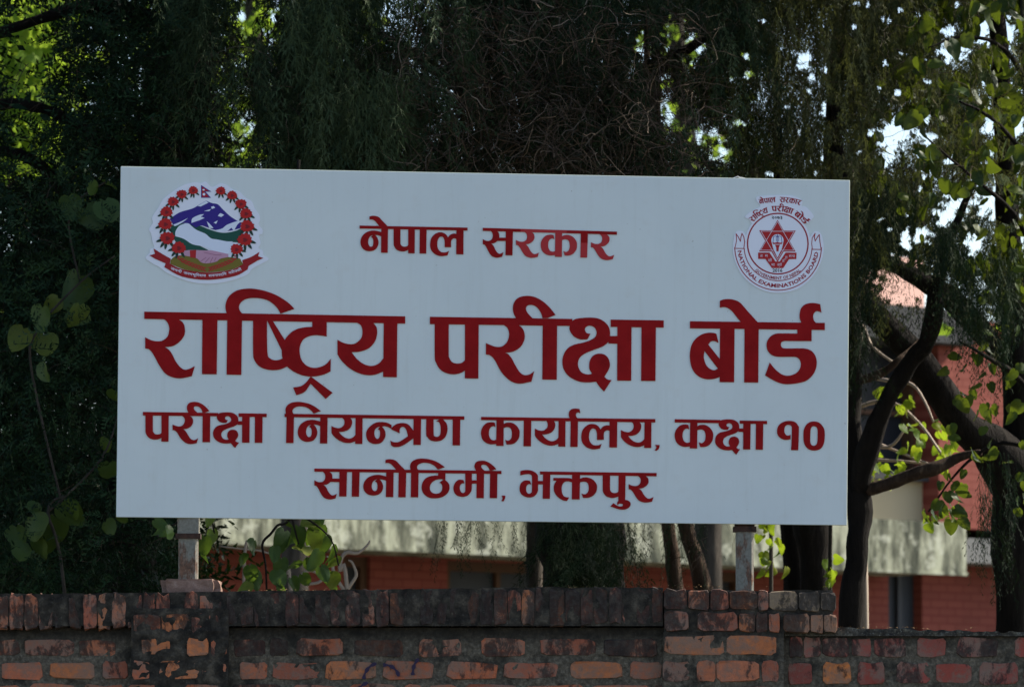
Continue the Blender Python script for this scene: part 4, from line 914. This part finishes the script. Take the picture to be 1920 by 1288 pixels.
def twig_mass(name, V, Fc, tt, mat, parent):
    o = link(name, np_mesh(name, V - np.array(parent.location), Fc, mat, tt), parent); o['kind'] = 'stuff'; return o

SPR = [spray_variant(rg.uniform(.30, .60), 30, .10, .0062) for _ in range(10)]
SPR_L = [spray_variant(rg.uniform(.35, .7), 28, .065, .0048, True, .7) for _ in range(8)]
SPR_F = [spray_variant(.5, 18, .16, .012, False) for _ in range(5)]
PIN = [pinna_variant(rg.uniform(.10, .17), 11, .045, .010) for _ in range(8)]
LEAVES = [leaf_variant(.085) for _ in range(6)]

# --- the weeping cypress straight behind the board
t = tree('weeping_cypress', 1097, 31, 'big weeping cypress behind the board, thick dark trunk and bluish drooping crown')
limb('trunk', [(1100, base_py(31), 31, 200), (1096, 1110, 31, 170), (1086, 980, 31, 165), (1070, 640, 31, 140), (1040, 300, 31, 110), (1010, -150, 31, 80), (1000, -800, 31, 30)], BK_DARK, t, 16, .35)
for pts in ([(1060, 420, 31, 60), (900, 200, 30.2, 34), (700, 60, 29.6, 18), (520, 40, 29.4, 8)], [(1050, 350, 31, 55), (1200, 160, 30.4, 30), (1350, 60, 30, 14), (1480, 20, 29.8, 7)], [(1030, 150, 31, 45), (850, -40, 30.2, 28), (560, -160, 29.6, 10)]): limb('branch', pts, BK_DARK, t, 8, .3)
HR = [(1267, 66, 16, 22, .95), (1303, 88, 16, 16, .95), (1204, 84, 10, 20, .9), (1507, 114, 12, 14, .95), (1404, 142, 9, 5, .9), (1249, 208, 14, 12, .95), (1266, 229, 18, 12, .95), (1309, 255, 14, 12, .95), (1340, 255, 12, 8, .95), (1352, 285, 14, 12, .95), (1294, 316, 14, 8, .95), (1556, 210, 11, 14, .95), (1569, 279, 9, 7, .95), (1387, 232, 8, 6, .9),
      (1777, 58, 14, 8, .97), (1785, 97, 20, 12, .97), (1680, 247, 24, 16, .99), (1664, 268, 14, 10, .99), (1740, 258, 14, 8, .97), (1700, 238, 14, 12, .97), (1879, 139, 14, 14, .97), (1875, 56, 22, 24, .97), (1852, 240, 12, 12, .97), (1781, 300, 10, 8, .97), (1740, 315, 8, 6, .97), (1796, 378, 18, 14, .99), (1864, 382, 28, 20, .99), (1777, 405, 18, 16, .99), (1729, 439, 14, 12, .97), (1826, 457, 12, 14, .97), (1699, 450, 8, 16, .97), (1890, 404, 16, 12, .97), (1886, 309, 10, 8, .97), (1909, 240, 10, 12, .97), (1838, 60, 10, 20, .9), (1665, 292, 10, 14, .95), (1900, 450, 16, 14, .97)]
HR = [(x, y, rx * 1.15, ry * 1.15, min(1, p + .04)) for x, y, rx, ry, p in HR]
GAPS[:] = [(x, y, rx * 1.22, ry * 1.22, 1) for x, y, rx, ry, p in HR] + [(rg.uniform(1380, 1900), rg.uniform(0, 460), rg.uniform(3, 9), rg.uniform(3, 9), 1) for _ in range(80)] + [(rg.uniform(700, 1380), rg.uniform(0, 310), rg.uniform(3, 5), rg.uniform(3, 6), 1) for _ in range(18)] + [(1690, 532, 44, 50, .9), (1740, 545, 26, 32, .9), (466, 34, 22, 36, .95), (455, 243, 22, 15, .95), (510, 28, 8, 12, .9), (30, 60, 26, 40, .55), (45, 165, 26, 26, .5)]
HR = [(x, y, rx * .75, ry * .75, p * .8) for x, y, rx, ry, p in HR]
H1 = [(466, 34, 20, 34, .97), (455, 243, 24, 16, .97), (510, 28, 9, 14, .9), (415, 86, 9, 9, .9), (432, 135, 8, 10, .9), (403, 280, 10, 12, .9), (492, 300, 6, 6, .9), (780, 55, 7, 7, .9), (742, 15, 16, 14, .85)] + HR
crown('crown', SPR, region(3600, 365, 1400, -260, 400, 28.4, 30.4, H1, hang=110, pad=6, clump=16), L_CYP, t, .8, 1.25, .22, .45, .45)
crown('front_sprays', SPR, region(420, 385, 830, -200, 330, 27.9, 28.6, H1, hang=120, pad=8, clump=9), L_CYP, t, 1.0, 1.5, .2, .8, .3)
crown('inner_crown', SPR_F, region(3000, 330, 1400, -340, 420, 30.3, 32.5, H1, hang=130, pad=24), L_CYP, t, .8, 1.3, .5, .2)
crown('upper_crown', SPR_F, region(1300, 200, 1500, -1000, -240, 28.6, 33, H1, hang=330, pad=30), L_CYP, t, 1.2, 2.2, .4, .4)
V, Fc, tt = twigs(0, region(3300, 740, 1330, 10, 360, 28.0, 29.4, H1, pad=8), .15, .5, .0042, .42, -.06, 8); twig_mass('dead_twigs', V, Fc, tt, L_TWIG, t)
V, Fc, tt = twigs(0, region(500, 380, 800, 60, 330, 28.2, 29.0), .15, .45, .003, .35, -.12, 8); twig_mass('hanging_twigs', V, Fc, tt, L_TWIG, t)
crown('trunk_sprays', SPR, region(150, 1015, 1180, 930, 1150, 30.2, 30.75), L_CYP, t, .7, 1.1, .3, .35)
crown('low_sprays', SPR_L, np.concatenate([region(24, 815, 1000, 900, 975, 28.8, 29.4), region(30, 1120, 1235, 900, 985, 28.8, 29.6), region(12, 1235, 1340, 930, 975, 29, 29.5)]), L_CYP, t, .55, .85, .2, .1)
V, Fc, tt = twigs(0, region(40, 1150, 1400, 975, 1060, 28.9, 29.5), .1, .3, .003, .35, -.3, 8); twig_mass('low_twigs', V, Fc, tt, L_TWIG, t)

# --- olive weeping cypress, upper right
t = tree('weeping_cypress', 1512, 32, 'olive-green weeping cypress on two dark stems behind the right post')
limb('trunk', [(1500, base_py(32), 32, 70), (1492, 1100, 32, 52), (1480, 970, 32, 46), (1470, 600, 32, 38), (1460, 300, 32, 20), (1450, 60, 32, 8)], BK_DARK, t, 10, .3)
limb('trunk', [(1535, base_py(32), 31.8, 80), (1532, 1100, 31.8, 60), (1520, 970, 31.8, 74), (1530, 700, 31.8, 56), (1560, 300, 32.2, 34), (1590, -200, 32.4, 20)], BK_DARK, t, 10, .3)
H2 = [(x, y, rx * 1.2, ry * 1.2, p) if x > 1500 else (x, y, rx, ry, p) for x, y, rx, ry, p in HR]
crown('crown', SPR_L, region(3900, 1270, 1900, -240, 400, 28.6, 31.6, H2, hang=100, pad=5, clump=14), L_OLIVE, t, .7, 1.15, .2, .5, .3)
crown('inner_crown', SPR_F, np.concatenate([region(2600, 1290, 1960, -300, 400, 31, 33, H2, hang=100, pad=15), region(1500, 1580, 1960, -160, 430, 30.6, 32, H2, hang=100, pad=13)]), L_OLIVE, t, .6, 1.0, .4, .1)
crown('upper_crown', SPR_F, region(520, 1300, 2100, -1000, -240, 29, 33, H2, hang=300, pad=30), L_OLIVE, t, 1.1, 1.9, .4, .4)
crown('hanging_sprays', SPR_L, np.concatenate([region(300, 1590, 1700, 320, 440, 28.6, 30, ((1700, 530, 48, 60, .92),)), region(200, 1700, 1800, 340, 420, 28.6, 30, (), hang=60), region(300, 1790, 1905, 340, 560, 28.6, 30, ((1864, 382, 34, 30, .98), (1800, 390, 30, 30, .95), (1720, 520, 50, 60, .9), (1800, 640, 40, 50, .5), (1850, 420, 30, 40, .8))), region(26, 1592, 1630, 520, 600, 29, 30), region(36, 1835, 1915, 840, 960, 28.4, 29)]), L_CYP, t, .7, 1.1, .15, .25)
V, Fc, tt = twigs(0, region(1300, 1290, 1850, 0, 420, 28.5, 30.5, H2, pad=10), .12, .4, .003, .38, -.12, 8); twig_mass('hanging_twigs', V, Fc, tt, L_TWIG, t)

# --- paired slender trunks and a thin grey one below the board
def slender(label, trunks, crown_px, n, mat):
    x = trunks[0][0]; t = tree('slender_tree', x, trunks[0][3], label, 'tree')
    for x0, x1, xt, Y, w0 in trunks:
        limb('trunk', [(x1 + (x1 - x0) * 2.5, base_py(Y), Y, w0 * 1.35), (x1, 1110, Y, w0 * 1.1), (x0, 975, Y, w0), (xt, 600, Y, w0 * .85), (xt - 10, 200, Y, w0 * .6), (xt - 20, -260, Y, w0 * .3)], mat, t, 10, .2)
    crown('crown', SPR_F, region(n, crown_px[0], crown_px[1], -300, 300, 31.5, 34.5, H1, hang=100, pad=18), L_CYP, t, .6, 1.0, .5, .2); return t
slender('slim pale-edged trunks leaning together left of the right post', [(1252, 1268, 1225, 33.0, 27), (1284, 1320, 1240, 32.6, 34)], (1080, 1240), 260, BK_BROWN)
slender('thin grey trunk just left of the big cypress trunk', [(1003, 1001, 1010, 33.5, 30)], (850, 1130), 260, BK_GREY)

# --- forked tree at the board's right edge
t = tree('forked_tree', 1610, 30, 'dark forked tree rising beside the right edge of the board')
limb('trunk', [(1600, base_py(30), 30, 60), (1597, 1170, 30, 50), (1604, 1050, 30, 44), (1612, 960, 30, 46), (1606, 880, 30, 40), (1598, 760, 30, 34), (1596, 600, 30, 36), (1588, 420, 30.4, 30), (1570, 250, 30.8, 18), (1556, 120, 31.2, 8)], BK_DARK, t, 12, .3)
limb('branch', [(1610, 930, 30, 36), (1624, 850, 29.9, 42), (1660, 760, 29.8, 36), (1700, 690, 29.7, 32), (1738, 640, 29.6, 30), (1752, 580, 29.5, 34), (1760, 520, 29.4, 26), (1790, 430, 29.3, 16), (1830, 330, 29.2, 8)], BK_DARK, t, 10, .25)
limb('branch', [(1602, 715, 30, 14), (1650, 700, 30, 16), (1690, 670, 30, 12), (1720, 640, 30.2, 7)], BK_BROWN, t, 8, .2)
limb('branch', [(1618, 922, 30, 24), (1665, 906, 29.9, 22), (1740, 880, 29.8, 24), (1790, 862, 29.8, 18), (1840, 846, 29.7, 12)], BK_BROWN, t, 8, .2)
crown('crown', SPR_L, region(600, 1560, 1740, -220, 400, 30.3, 31.5, H2, hang=90, pad=4), L_CYP, t, .6, 1.0, .3, .3)

# --- big tree at the right edge with the long descending limb
t = tree('leaning_tree', 1900, 31, 'thick dark tree at the right edge with a long limb slanting up to the board')
limb('trunk', [(1912, base_py(31), 31, 110), (1904, 1170, 31, 84), (1905, 980, 31, 84), (1918, 860, 31, 78), (1908, 640, 31, 60), (1890, 420, 31, 50), (1880, 200, 31, 40), (1850, -300, 31, 22)], BK_DARK, t, 12, .3)
limb('limb', [(1925, 930, 31, 100), (1870, 850, 30.9, 100), (1810, 800, 30.8, 66), (1750, 715, 30.7, 60), (1700, 650, 30.6, 54), (1650, 600, 30.5, 50), (1600, 540, 30.4, 46), (1500, 430, 30.3, 34)], BK_DARK, t, 12, .2)
limb('limb', [(1905, 700, 31, 34), (1830, 610, 30.9, 44), (1780, 560, 30.8, 42), (1720, 520, 30.7, 34), (1640, 480, 30.6, 22)], BK_DARK, t, 10, .2)
crown('crown', SPR_F, region(700, 1780, 2250, -600, 330, 31, 34, H2, hang=110, pad=20), L_CYP, t, .8, 1.3, .5, .2)

# --- heart-leaved tree, each big leaf its own
def leaf_mesh(sz, wx, fold, mat, tint, k=5):
    """heart-shaped leaf with a folded midrib, drooping tip and wavy edge; one smooth surface"""
    nr = 8; V = []; F_ = []; cols = (-1, -.78, -.4, 0, .4, .78, 1); nc = len(cols)
    for q in range(nr + 1):
        t = q / nr; wd_ = .52 * math.sin(math.pi * min(1, .17 + .83 * t ** .8)) ** .62 * (1 - .10 * t) + .004
        for s in cols:
            lobe = .10 * math.sin(math.pi * min(1, abs(s) * 1.15)) * (1 - t) ** 2; yy = -1.03 * t + lobe - .05 * (1 - abs(s)) * (1 - t) ** 3; x = s * wd_ * wx
            ripple = .028 * math.sin(7 * yy + 4 * s + tint * 9) * abs(s) + .02 * math.sin(17 * yy + tint * 5) * s * s
            V.append((x * sz, (abs(s) ** .8 * fold * wd_ - .38 * yy * yy * (.6 + tint) + ripple) * sz, yy * sz))
    n = len(V)
    for q in range(nr):
        for s in range(nc - 1): a = q * nc + s; F_.append((a, a + 1, a + nc + 1, a + nc))
    V = [Vector(v) for v in V]; me = mesh('leaf', V, [f for f in F_], mat, True); a = me.attributes.new('tint', 'FLOAT', 'POINT'); a.data.foreach_set('value', [tint] * n); return me
HRB = [(x, y, rx * 1.3, ry * 1.3, p) for x, y, rx, ry, p in HR]
LM = [leaf_mesh(.088, 1.0 - .03 * k, .15 + .07 * (k % 4), L_BROAD, [.35, .55, .75, .2, .9, .5, .65, .1][k]) for k in range(8)]
def leaf_objects(parent, pos, smin=.7, smax=1.2, meshes=LM, tilt=.5):
    for p in pos:
        o = bpy.data.objects.new('leaf', random.choice(meshes)); col.objects.link(o); o.parent = parent; o.location = Vector(p) - parent.location
        s = random.uniform(smin, smax); o.scale = (s, s, s); o.rotation_euler = (random.gauss(0, tilt), random.gauss(0, tilt), random.uniform(0, 6.28))
t = tree('heart_leaved_tree', 1990, 29.5, 'broadleaf tree with heart-shaped yellow-green leaves along the right edge')
limb('trunk', [(1990, base_py(29.5), 29.5, 60), (1985, 900, 29.5, 50), (1960, 500, 29.4, 40), (1930, 100, 29.3, 30), (1900, -300, 29.2, 16)], BK_GREY, t, 10, .2)
for pts in ([(1962, 520, 29.4, 16), (1900, 400, 29.1, 10), (1820, 330, 28.8, 6), (1740, 260, 28.6, 3)], [(1940, 180, 29.3, 14), (1880, 90, 29, 9), (1810, 70, 28.8, 5), (1740, 90, 28.7, 3)], [(1975, 780, 29.4, 14), (1900, 700, 29.2, 12), (1850, 670, 29, 8), (1800, 640, 28.9, 4)],
            [(1980, 860, 29.4, 10), (1880, 830, 29.6, 8), (1800, 880, 29.8, 5), (1740, 960, 30, 3)], [(1950, 330, 29.3, 12), (1870, 230, 29, 8), (1800, 190, 28.8, 4)]): limb('twig', pts, BK_DARK, t, 6, .1)
HB = [(1700, 870, 44, 80, .9), (1740, 650, 30, 50, .7)]
Q = np.concatenate([region(26, 1700, 1800, -20, 140, 28.4, 29.4, HRB, pad=10), region(46, 1800, 1925, -20, 140, 28.4, 29.4, HRB, pad=10), region(34, 1680, 1800, 140, 480, 28.3, 29.4, HRB, pad=10), region(66, 1800, 1925, 140, 500, 28.3, 29.4, HRB, pad=10), region(18, 1650, 1760, 200, 300, 28.4, 29.2, HR), region(48, 1770, 1925, 660, 960, 28.6, 29.6), region(14, 1840, 1925, 500, 660, 28.6, 29.6),
                    region(12, 1730, 1800, 900, 975, 28.8, 29.6), region(30, 1850, 1925, 420, 560, 29.5, 30)])
nq = len(Q) - 126
leaf_objects(t, Q[:nq], .65, 1.25); leaf_objects(t, Q[nq:], .5, .95)
crown('back_leaves', LEAVES, region(300, 1640, 1940, -60, 500, 29.4, 30.4, HRB, pad=10), L_BROAD, t, .9, 1.7, .6, .3)
crown('upper_leaves', LEAVES, region(900, 1700, 2300, -900, -60, 28.4, 30.5), L_BROAD, t, .8, 1.4, .6)
crown('outer_leaves', LEAVES, region(500, 1940, 2350, -40, 1100, 28.4, 30.2), L_BROAD, t, .8, 1.3, .6)

# --- sunlit small-leaved shrub seen between the fork
LM_LIT = [leaf_mesh(.088, 1.0, .2, L_LIT, k) for k in (.2, .45, .7, .95)]
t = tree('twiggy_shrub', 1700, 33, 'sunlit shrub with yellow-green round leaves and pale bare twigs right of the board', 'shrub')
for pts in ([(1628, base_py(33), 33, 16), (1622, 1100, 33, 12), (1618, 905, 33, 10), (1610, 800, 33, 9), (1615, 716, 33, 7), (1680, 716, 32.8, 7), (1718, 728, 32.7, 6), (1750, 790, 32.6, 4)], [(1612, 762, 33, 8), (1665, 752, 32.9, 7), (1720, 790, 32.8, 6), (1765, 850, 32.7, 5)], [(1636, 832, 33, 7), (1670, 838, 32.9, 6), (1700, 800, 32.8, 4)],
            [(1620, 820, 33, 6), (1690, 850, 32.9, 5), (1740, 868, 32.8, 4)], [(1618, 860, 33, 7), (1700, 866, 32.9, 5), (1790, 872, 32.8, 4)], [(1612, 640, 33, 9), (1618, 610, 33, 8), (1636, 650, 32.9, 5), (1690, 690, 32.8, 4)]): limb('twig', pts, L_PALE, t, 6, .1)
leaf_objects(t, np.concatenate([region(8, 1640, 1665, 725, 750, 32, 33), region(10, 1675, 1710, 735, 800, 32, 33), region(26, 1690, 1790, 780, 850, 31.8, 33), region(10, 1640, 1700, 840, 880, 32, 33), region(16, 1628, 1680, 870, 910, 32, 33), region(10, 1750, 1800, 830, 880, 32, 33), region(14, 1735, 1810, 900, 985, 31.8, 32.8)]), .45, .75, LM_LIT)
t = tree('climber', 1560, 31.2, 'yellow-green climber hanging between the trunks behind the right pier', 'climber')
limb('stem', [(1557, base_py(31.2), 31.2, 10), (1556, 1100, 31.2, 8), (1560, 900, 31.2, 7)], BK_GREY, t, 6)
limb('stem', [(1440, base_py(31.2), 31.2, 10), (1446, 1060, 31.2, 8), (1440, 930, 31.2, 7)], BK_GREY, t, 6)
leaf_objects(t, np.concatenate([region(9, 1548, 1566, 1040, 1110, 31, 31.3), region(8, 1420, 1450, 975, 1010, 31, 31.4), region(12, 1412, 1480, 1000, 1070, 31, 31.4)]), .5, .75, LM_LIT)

# --- dark creeper-hung tree at the left
t = tree('creeper_hung_tree', 250, 30, 'dark tree at the left edge, its trunk and boughs smothered in feathery leaves')
limb('trunk', [(225, base_py(30), 30, 150), (245, 1110, 30, 96), (245, 980, 30, 104), (262, 640, 30, 104), (300, 320, 30, 104), (345, 60, 30, 110), (370, -300, 30, 70), (380, -900, 30, 20)], BK_DARK, t, 14, .35)
for pts in ([(255, 330, 30, 30), (150, 240, 29.6, 24), (60, 200, 29.4, 20), (-60, 190, 29.4, 16)], [(250, 560, 30, 28), (160, 420, 29.8, 22), (60, 300, 29.6, 22), (-60, 280, 29.6, 14)], [(330, 60, 30, 40), (180, 10, 29.6, 26), (0, 60, 29.4, 18), (-80, 62, 29.4, 12)], [(220, 900, 30, 20), (110, 840, 29.6, 14), (-40, 860, 29.4, 8)]): limb('branch', pts, BK_DARK, t, 8, .25)
H3 = [(35, 60, 40, 52, .98), (80, 25, 30, 34, .95), (45, 165, 34, 34, .97), (22, 120, 30, 30, .9), (60, 215, 34, 16, .95), (45, 300, 40, 24, .8), (88, 130, 10, 30, .85), (20, 262, 20, 14, .9), (15, 780, 12, 8, .95), (42, 1035, 6, 10, .95), (50, 975, 5, 8, .9), (410, 160, 6, 10, .9), (30, 430, 8, 6, .9), (20, 390, 12, 6, .9)]
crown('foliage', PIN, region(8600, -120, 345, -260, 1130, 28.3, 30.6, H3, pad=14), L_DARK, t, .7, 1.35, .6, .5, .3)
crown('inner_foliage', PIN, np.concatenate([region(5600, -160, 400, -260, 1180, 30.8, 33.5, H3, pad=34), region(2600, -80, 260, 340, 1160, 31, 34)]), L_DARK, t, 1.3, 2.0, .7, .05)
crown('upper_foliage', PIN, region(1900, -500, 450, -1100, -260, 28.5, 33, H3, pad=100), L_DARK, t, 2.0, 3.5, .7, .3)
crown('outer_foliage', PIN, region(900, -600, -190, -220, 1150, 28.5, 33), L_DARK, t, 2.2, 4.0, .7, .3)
V, Fc, tt = twigs(0, region(330, 0, 400, 0, 1100, 28.3, 29.6), .15, .55, .0034, .22, -.05, 9); twig_mass('bare_twigs', V, Fc, tt * .5, L_TWIG, t)
# the boughs that hang in front of the left post edge: broad-leaved vine, each leaf its own
L_VINE = leaf_mat('vine_leaf', (.022, .05, .015), (.04, .075, .02), (.10, .12, .022), (.22, .30, .03), .3, .45)
VM = [leaf_mesh(.135, .95, .08 + .06 * (k % 4), L_VINE, [.3, .5, .7, .15, .95, .4][k]) for k in range(6)]
t = tree('broad_leaved_vine', 120, 28, 'vine of large rounded leaves hanging at the left edge of the board', 'vine')
for pts in ([(150, base_py(28), 28, 9), (120, 1100, 28, 7), (90, 960, 28, 6), (120, 930, 28, 4)], [(120, 960, 28, 5), (60, 700, 28, 5), (70, 620, 28, 5), (150, 530, 28, 4), (215, 480, 28, 3)], [(150, 530, 28, 4), (130, 400, 28, 4), (200, 340, 28, 3)], [(90, 960, 28, 5), (190, 860, 28, 4), (226, 760, 28, 3)]): limb('stem', pts, BK_GREY, t, 6)
def placed_leaves(parent, L, Y, meshes, s0=.8, s1=1.1, face=True):
    for x, y, k in L:
        p = at(x, y - 16 * k, Y + random.uniform(-.15, .15)); o = bpy.data.objects.new('leaf', random.choice(meshes)); col.objects.link(o); o.parent = parent; o.location = p - parent.location
        s = random.uniform(s0, s1) * k; o.scale = (s, s, s); o.rotation_euler = (random.gauss(-.25, .35), random.gauss(0, .45), random.choice((0, math.pi)) + random.gauss(0, .5))
placed_leaves(t, [(128, 383, 1), (160, 408, 1.2), (206, 352, .7), (196, 392, 1.1), (216, 400, 1), (152, 536, 1.3), (45, 632, 1.1), (84, 645, 1.1), (80, 590, 1), (125, 600, .9), (150, 585, .9), (78, 692, .9), (214, 740, .6), (200, 832, .7), (205, 880, .9), (198, 990, .8), (68, 952, .7), (60, 985, 1.1), (118, 960, 1.1),
                  (132, 955, .9), (92, 1010, 1.1), (78, 1025, 1), (105, 985, 1.1), (45, 1030, .8), (230, 975, .6), (30, 1000, .9), (60, 640, .8), (110, 570, .7), (165, 360, .7)], 28, VM)
crown('feathery_sprays', PIN, region(420, -20, 225, 300, 1090, 27.5, 28.2), L_DARK, t, .6, 1.1, .6, .6)
# --- vine behind the left post
L_VINE2 = leaf_mat('vine_leaf_dark', (.022, .05, .014), (.036, .07, .018), (.12, .14, .02), (.20, .32, .03), .35, .45)
VM2 = [leaf_mesh(.112, .72, .1 + .07 * (k % 4), L_VINE2, [.3, .5, .2, .1, .95, .4][k]) for k in range(6)]
t = tree('hanging_vine', 520, 27, 'leafy green vine hanging below the board, right of the left post', 'vine')
for pts in ([(560, 300, 27, 7), (552, 600, 27, 6), (548, 800, 27, 6), (546, 960, 27, 5), (520, 985, 27, 5), (508, 1000, 27, 5), (492, 1020, 27, 5), (498, 1060, 27, 4), (500, 1110, 27, 4), (505, 1300, 27, 5), (505, base_py(27), 27, 8)], [(546, 960, 27, 5), (552, 990, 27, 4), (560, 1020, 27, 3)], [(330, 900, 27, 5), (336, 970, 27, 4), (322, 985, 27, 3)], [(545, 960, 27, 4), (580, 975, 27, 4), (620, 1010, 27, 3), (635, 1060, 27, 3)],
            [(390, 880, 27, 4), (396, 960, 27, 4), (402, 1000, 27, 3)], [(552, 800, 27, 5), (440, 840, 27, 4), (330, 900, 27, 4)]): limb('stem', pts, BK_DARK, t, 6)
placed_leaves(t, [(289, 988, .9), (306, 996, .8), (326, 1010, .9), (320, 1000, .7), (392, 978, .8), (398, 1008, 1), (386, 1040, .9), (384, 1020, 1), (478, 1026, .9), (452, 1052, .8), (468, 1075, 1), (478, 1082, .9), (514, 1038, .9), (534, 1012, 1.1), (545, 1020, 1.2), (528, 1060, .9), (520, 1084, 1), (527, 1100, .9), (545, 1095, .8), (560, 1000, .9),
                  (578, 988, 1), (592, 978, 1.1), (604, 1000, 1.1), (586, 1015, 1.1), (574, 1042, 1.2), (580, 1060, 1), (612, 1020, 1.1), (622, 1040, 1.1), (628, 1060, 1), (600, 1048, 1), (555, 1065, .9), (622, 1092, 1.1), (612, 1085, 1), (600, 1075, .9), (470, 1106, .9), (537, 985, .5), (632, 1088, .9), (566, 1088, .8)], 27, VM2)
t = tree('dead_shrub', 640, 30, 'bleached curly dead twigs behind the hanging vine', 'shrub')
for pts in ([(655, base_py(30), 30, 12), (650, 1110, 30, 10), (636, 1070, 30, 9), (640, 1045, 30, 8), (652, 1034, 30, 8), (672, 1036, 30, 6), (686, 1024, 30, 5), (694, 1012, 30, 3)], [(650, 1105, 30, 8), (668, 1080, 30, 6), (664, 1055, 30, 5), (655, 1048, 30, 3)], [(600, base_py(30), 30, 10), (545, 1110, 30, 8), (540, 1078, 30, 7), (536, 1060, 30, 6), (520, 1045, 30, 5), (500, 1035, 30, 4), (412, 1022, 30, 3)],
            [(545, 1100, 30, 7), (580, 1070, 30, 7), (600, 1075, 30, 6), (585, 1035, 30, 4)], [(650, 1115, 30, 8), (625, 1075, 30, 7), (622, 1050, 30, 5), (612, 1040, 30, 3)], [(460, 1110, 30, 6), (455, 1080, 30, 6), (462, 1020, 30, 8), (464, 1010, 30, 4)], [(575, 1095, 30, 6), (600, 1090, 30, 6), (612, 1060, 30, 4)]): limb('twig', pts, L_PALE, t, 6, .2)

GAPS[:] = [g for g in GAPS if g[0] > 1500]
# --- sunlit trees farther off
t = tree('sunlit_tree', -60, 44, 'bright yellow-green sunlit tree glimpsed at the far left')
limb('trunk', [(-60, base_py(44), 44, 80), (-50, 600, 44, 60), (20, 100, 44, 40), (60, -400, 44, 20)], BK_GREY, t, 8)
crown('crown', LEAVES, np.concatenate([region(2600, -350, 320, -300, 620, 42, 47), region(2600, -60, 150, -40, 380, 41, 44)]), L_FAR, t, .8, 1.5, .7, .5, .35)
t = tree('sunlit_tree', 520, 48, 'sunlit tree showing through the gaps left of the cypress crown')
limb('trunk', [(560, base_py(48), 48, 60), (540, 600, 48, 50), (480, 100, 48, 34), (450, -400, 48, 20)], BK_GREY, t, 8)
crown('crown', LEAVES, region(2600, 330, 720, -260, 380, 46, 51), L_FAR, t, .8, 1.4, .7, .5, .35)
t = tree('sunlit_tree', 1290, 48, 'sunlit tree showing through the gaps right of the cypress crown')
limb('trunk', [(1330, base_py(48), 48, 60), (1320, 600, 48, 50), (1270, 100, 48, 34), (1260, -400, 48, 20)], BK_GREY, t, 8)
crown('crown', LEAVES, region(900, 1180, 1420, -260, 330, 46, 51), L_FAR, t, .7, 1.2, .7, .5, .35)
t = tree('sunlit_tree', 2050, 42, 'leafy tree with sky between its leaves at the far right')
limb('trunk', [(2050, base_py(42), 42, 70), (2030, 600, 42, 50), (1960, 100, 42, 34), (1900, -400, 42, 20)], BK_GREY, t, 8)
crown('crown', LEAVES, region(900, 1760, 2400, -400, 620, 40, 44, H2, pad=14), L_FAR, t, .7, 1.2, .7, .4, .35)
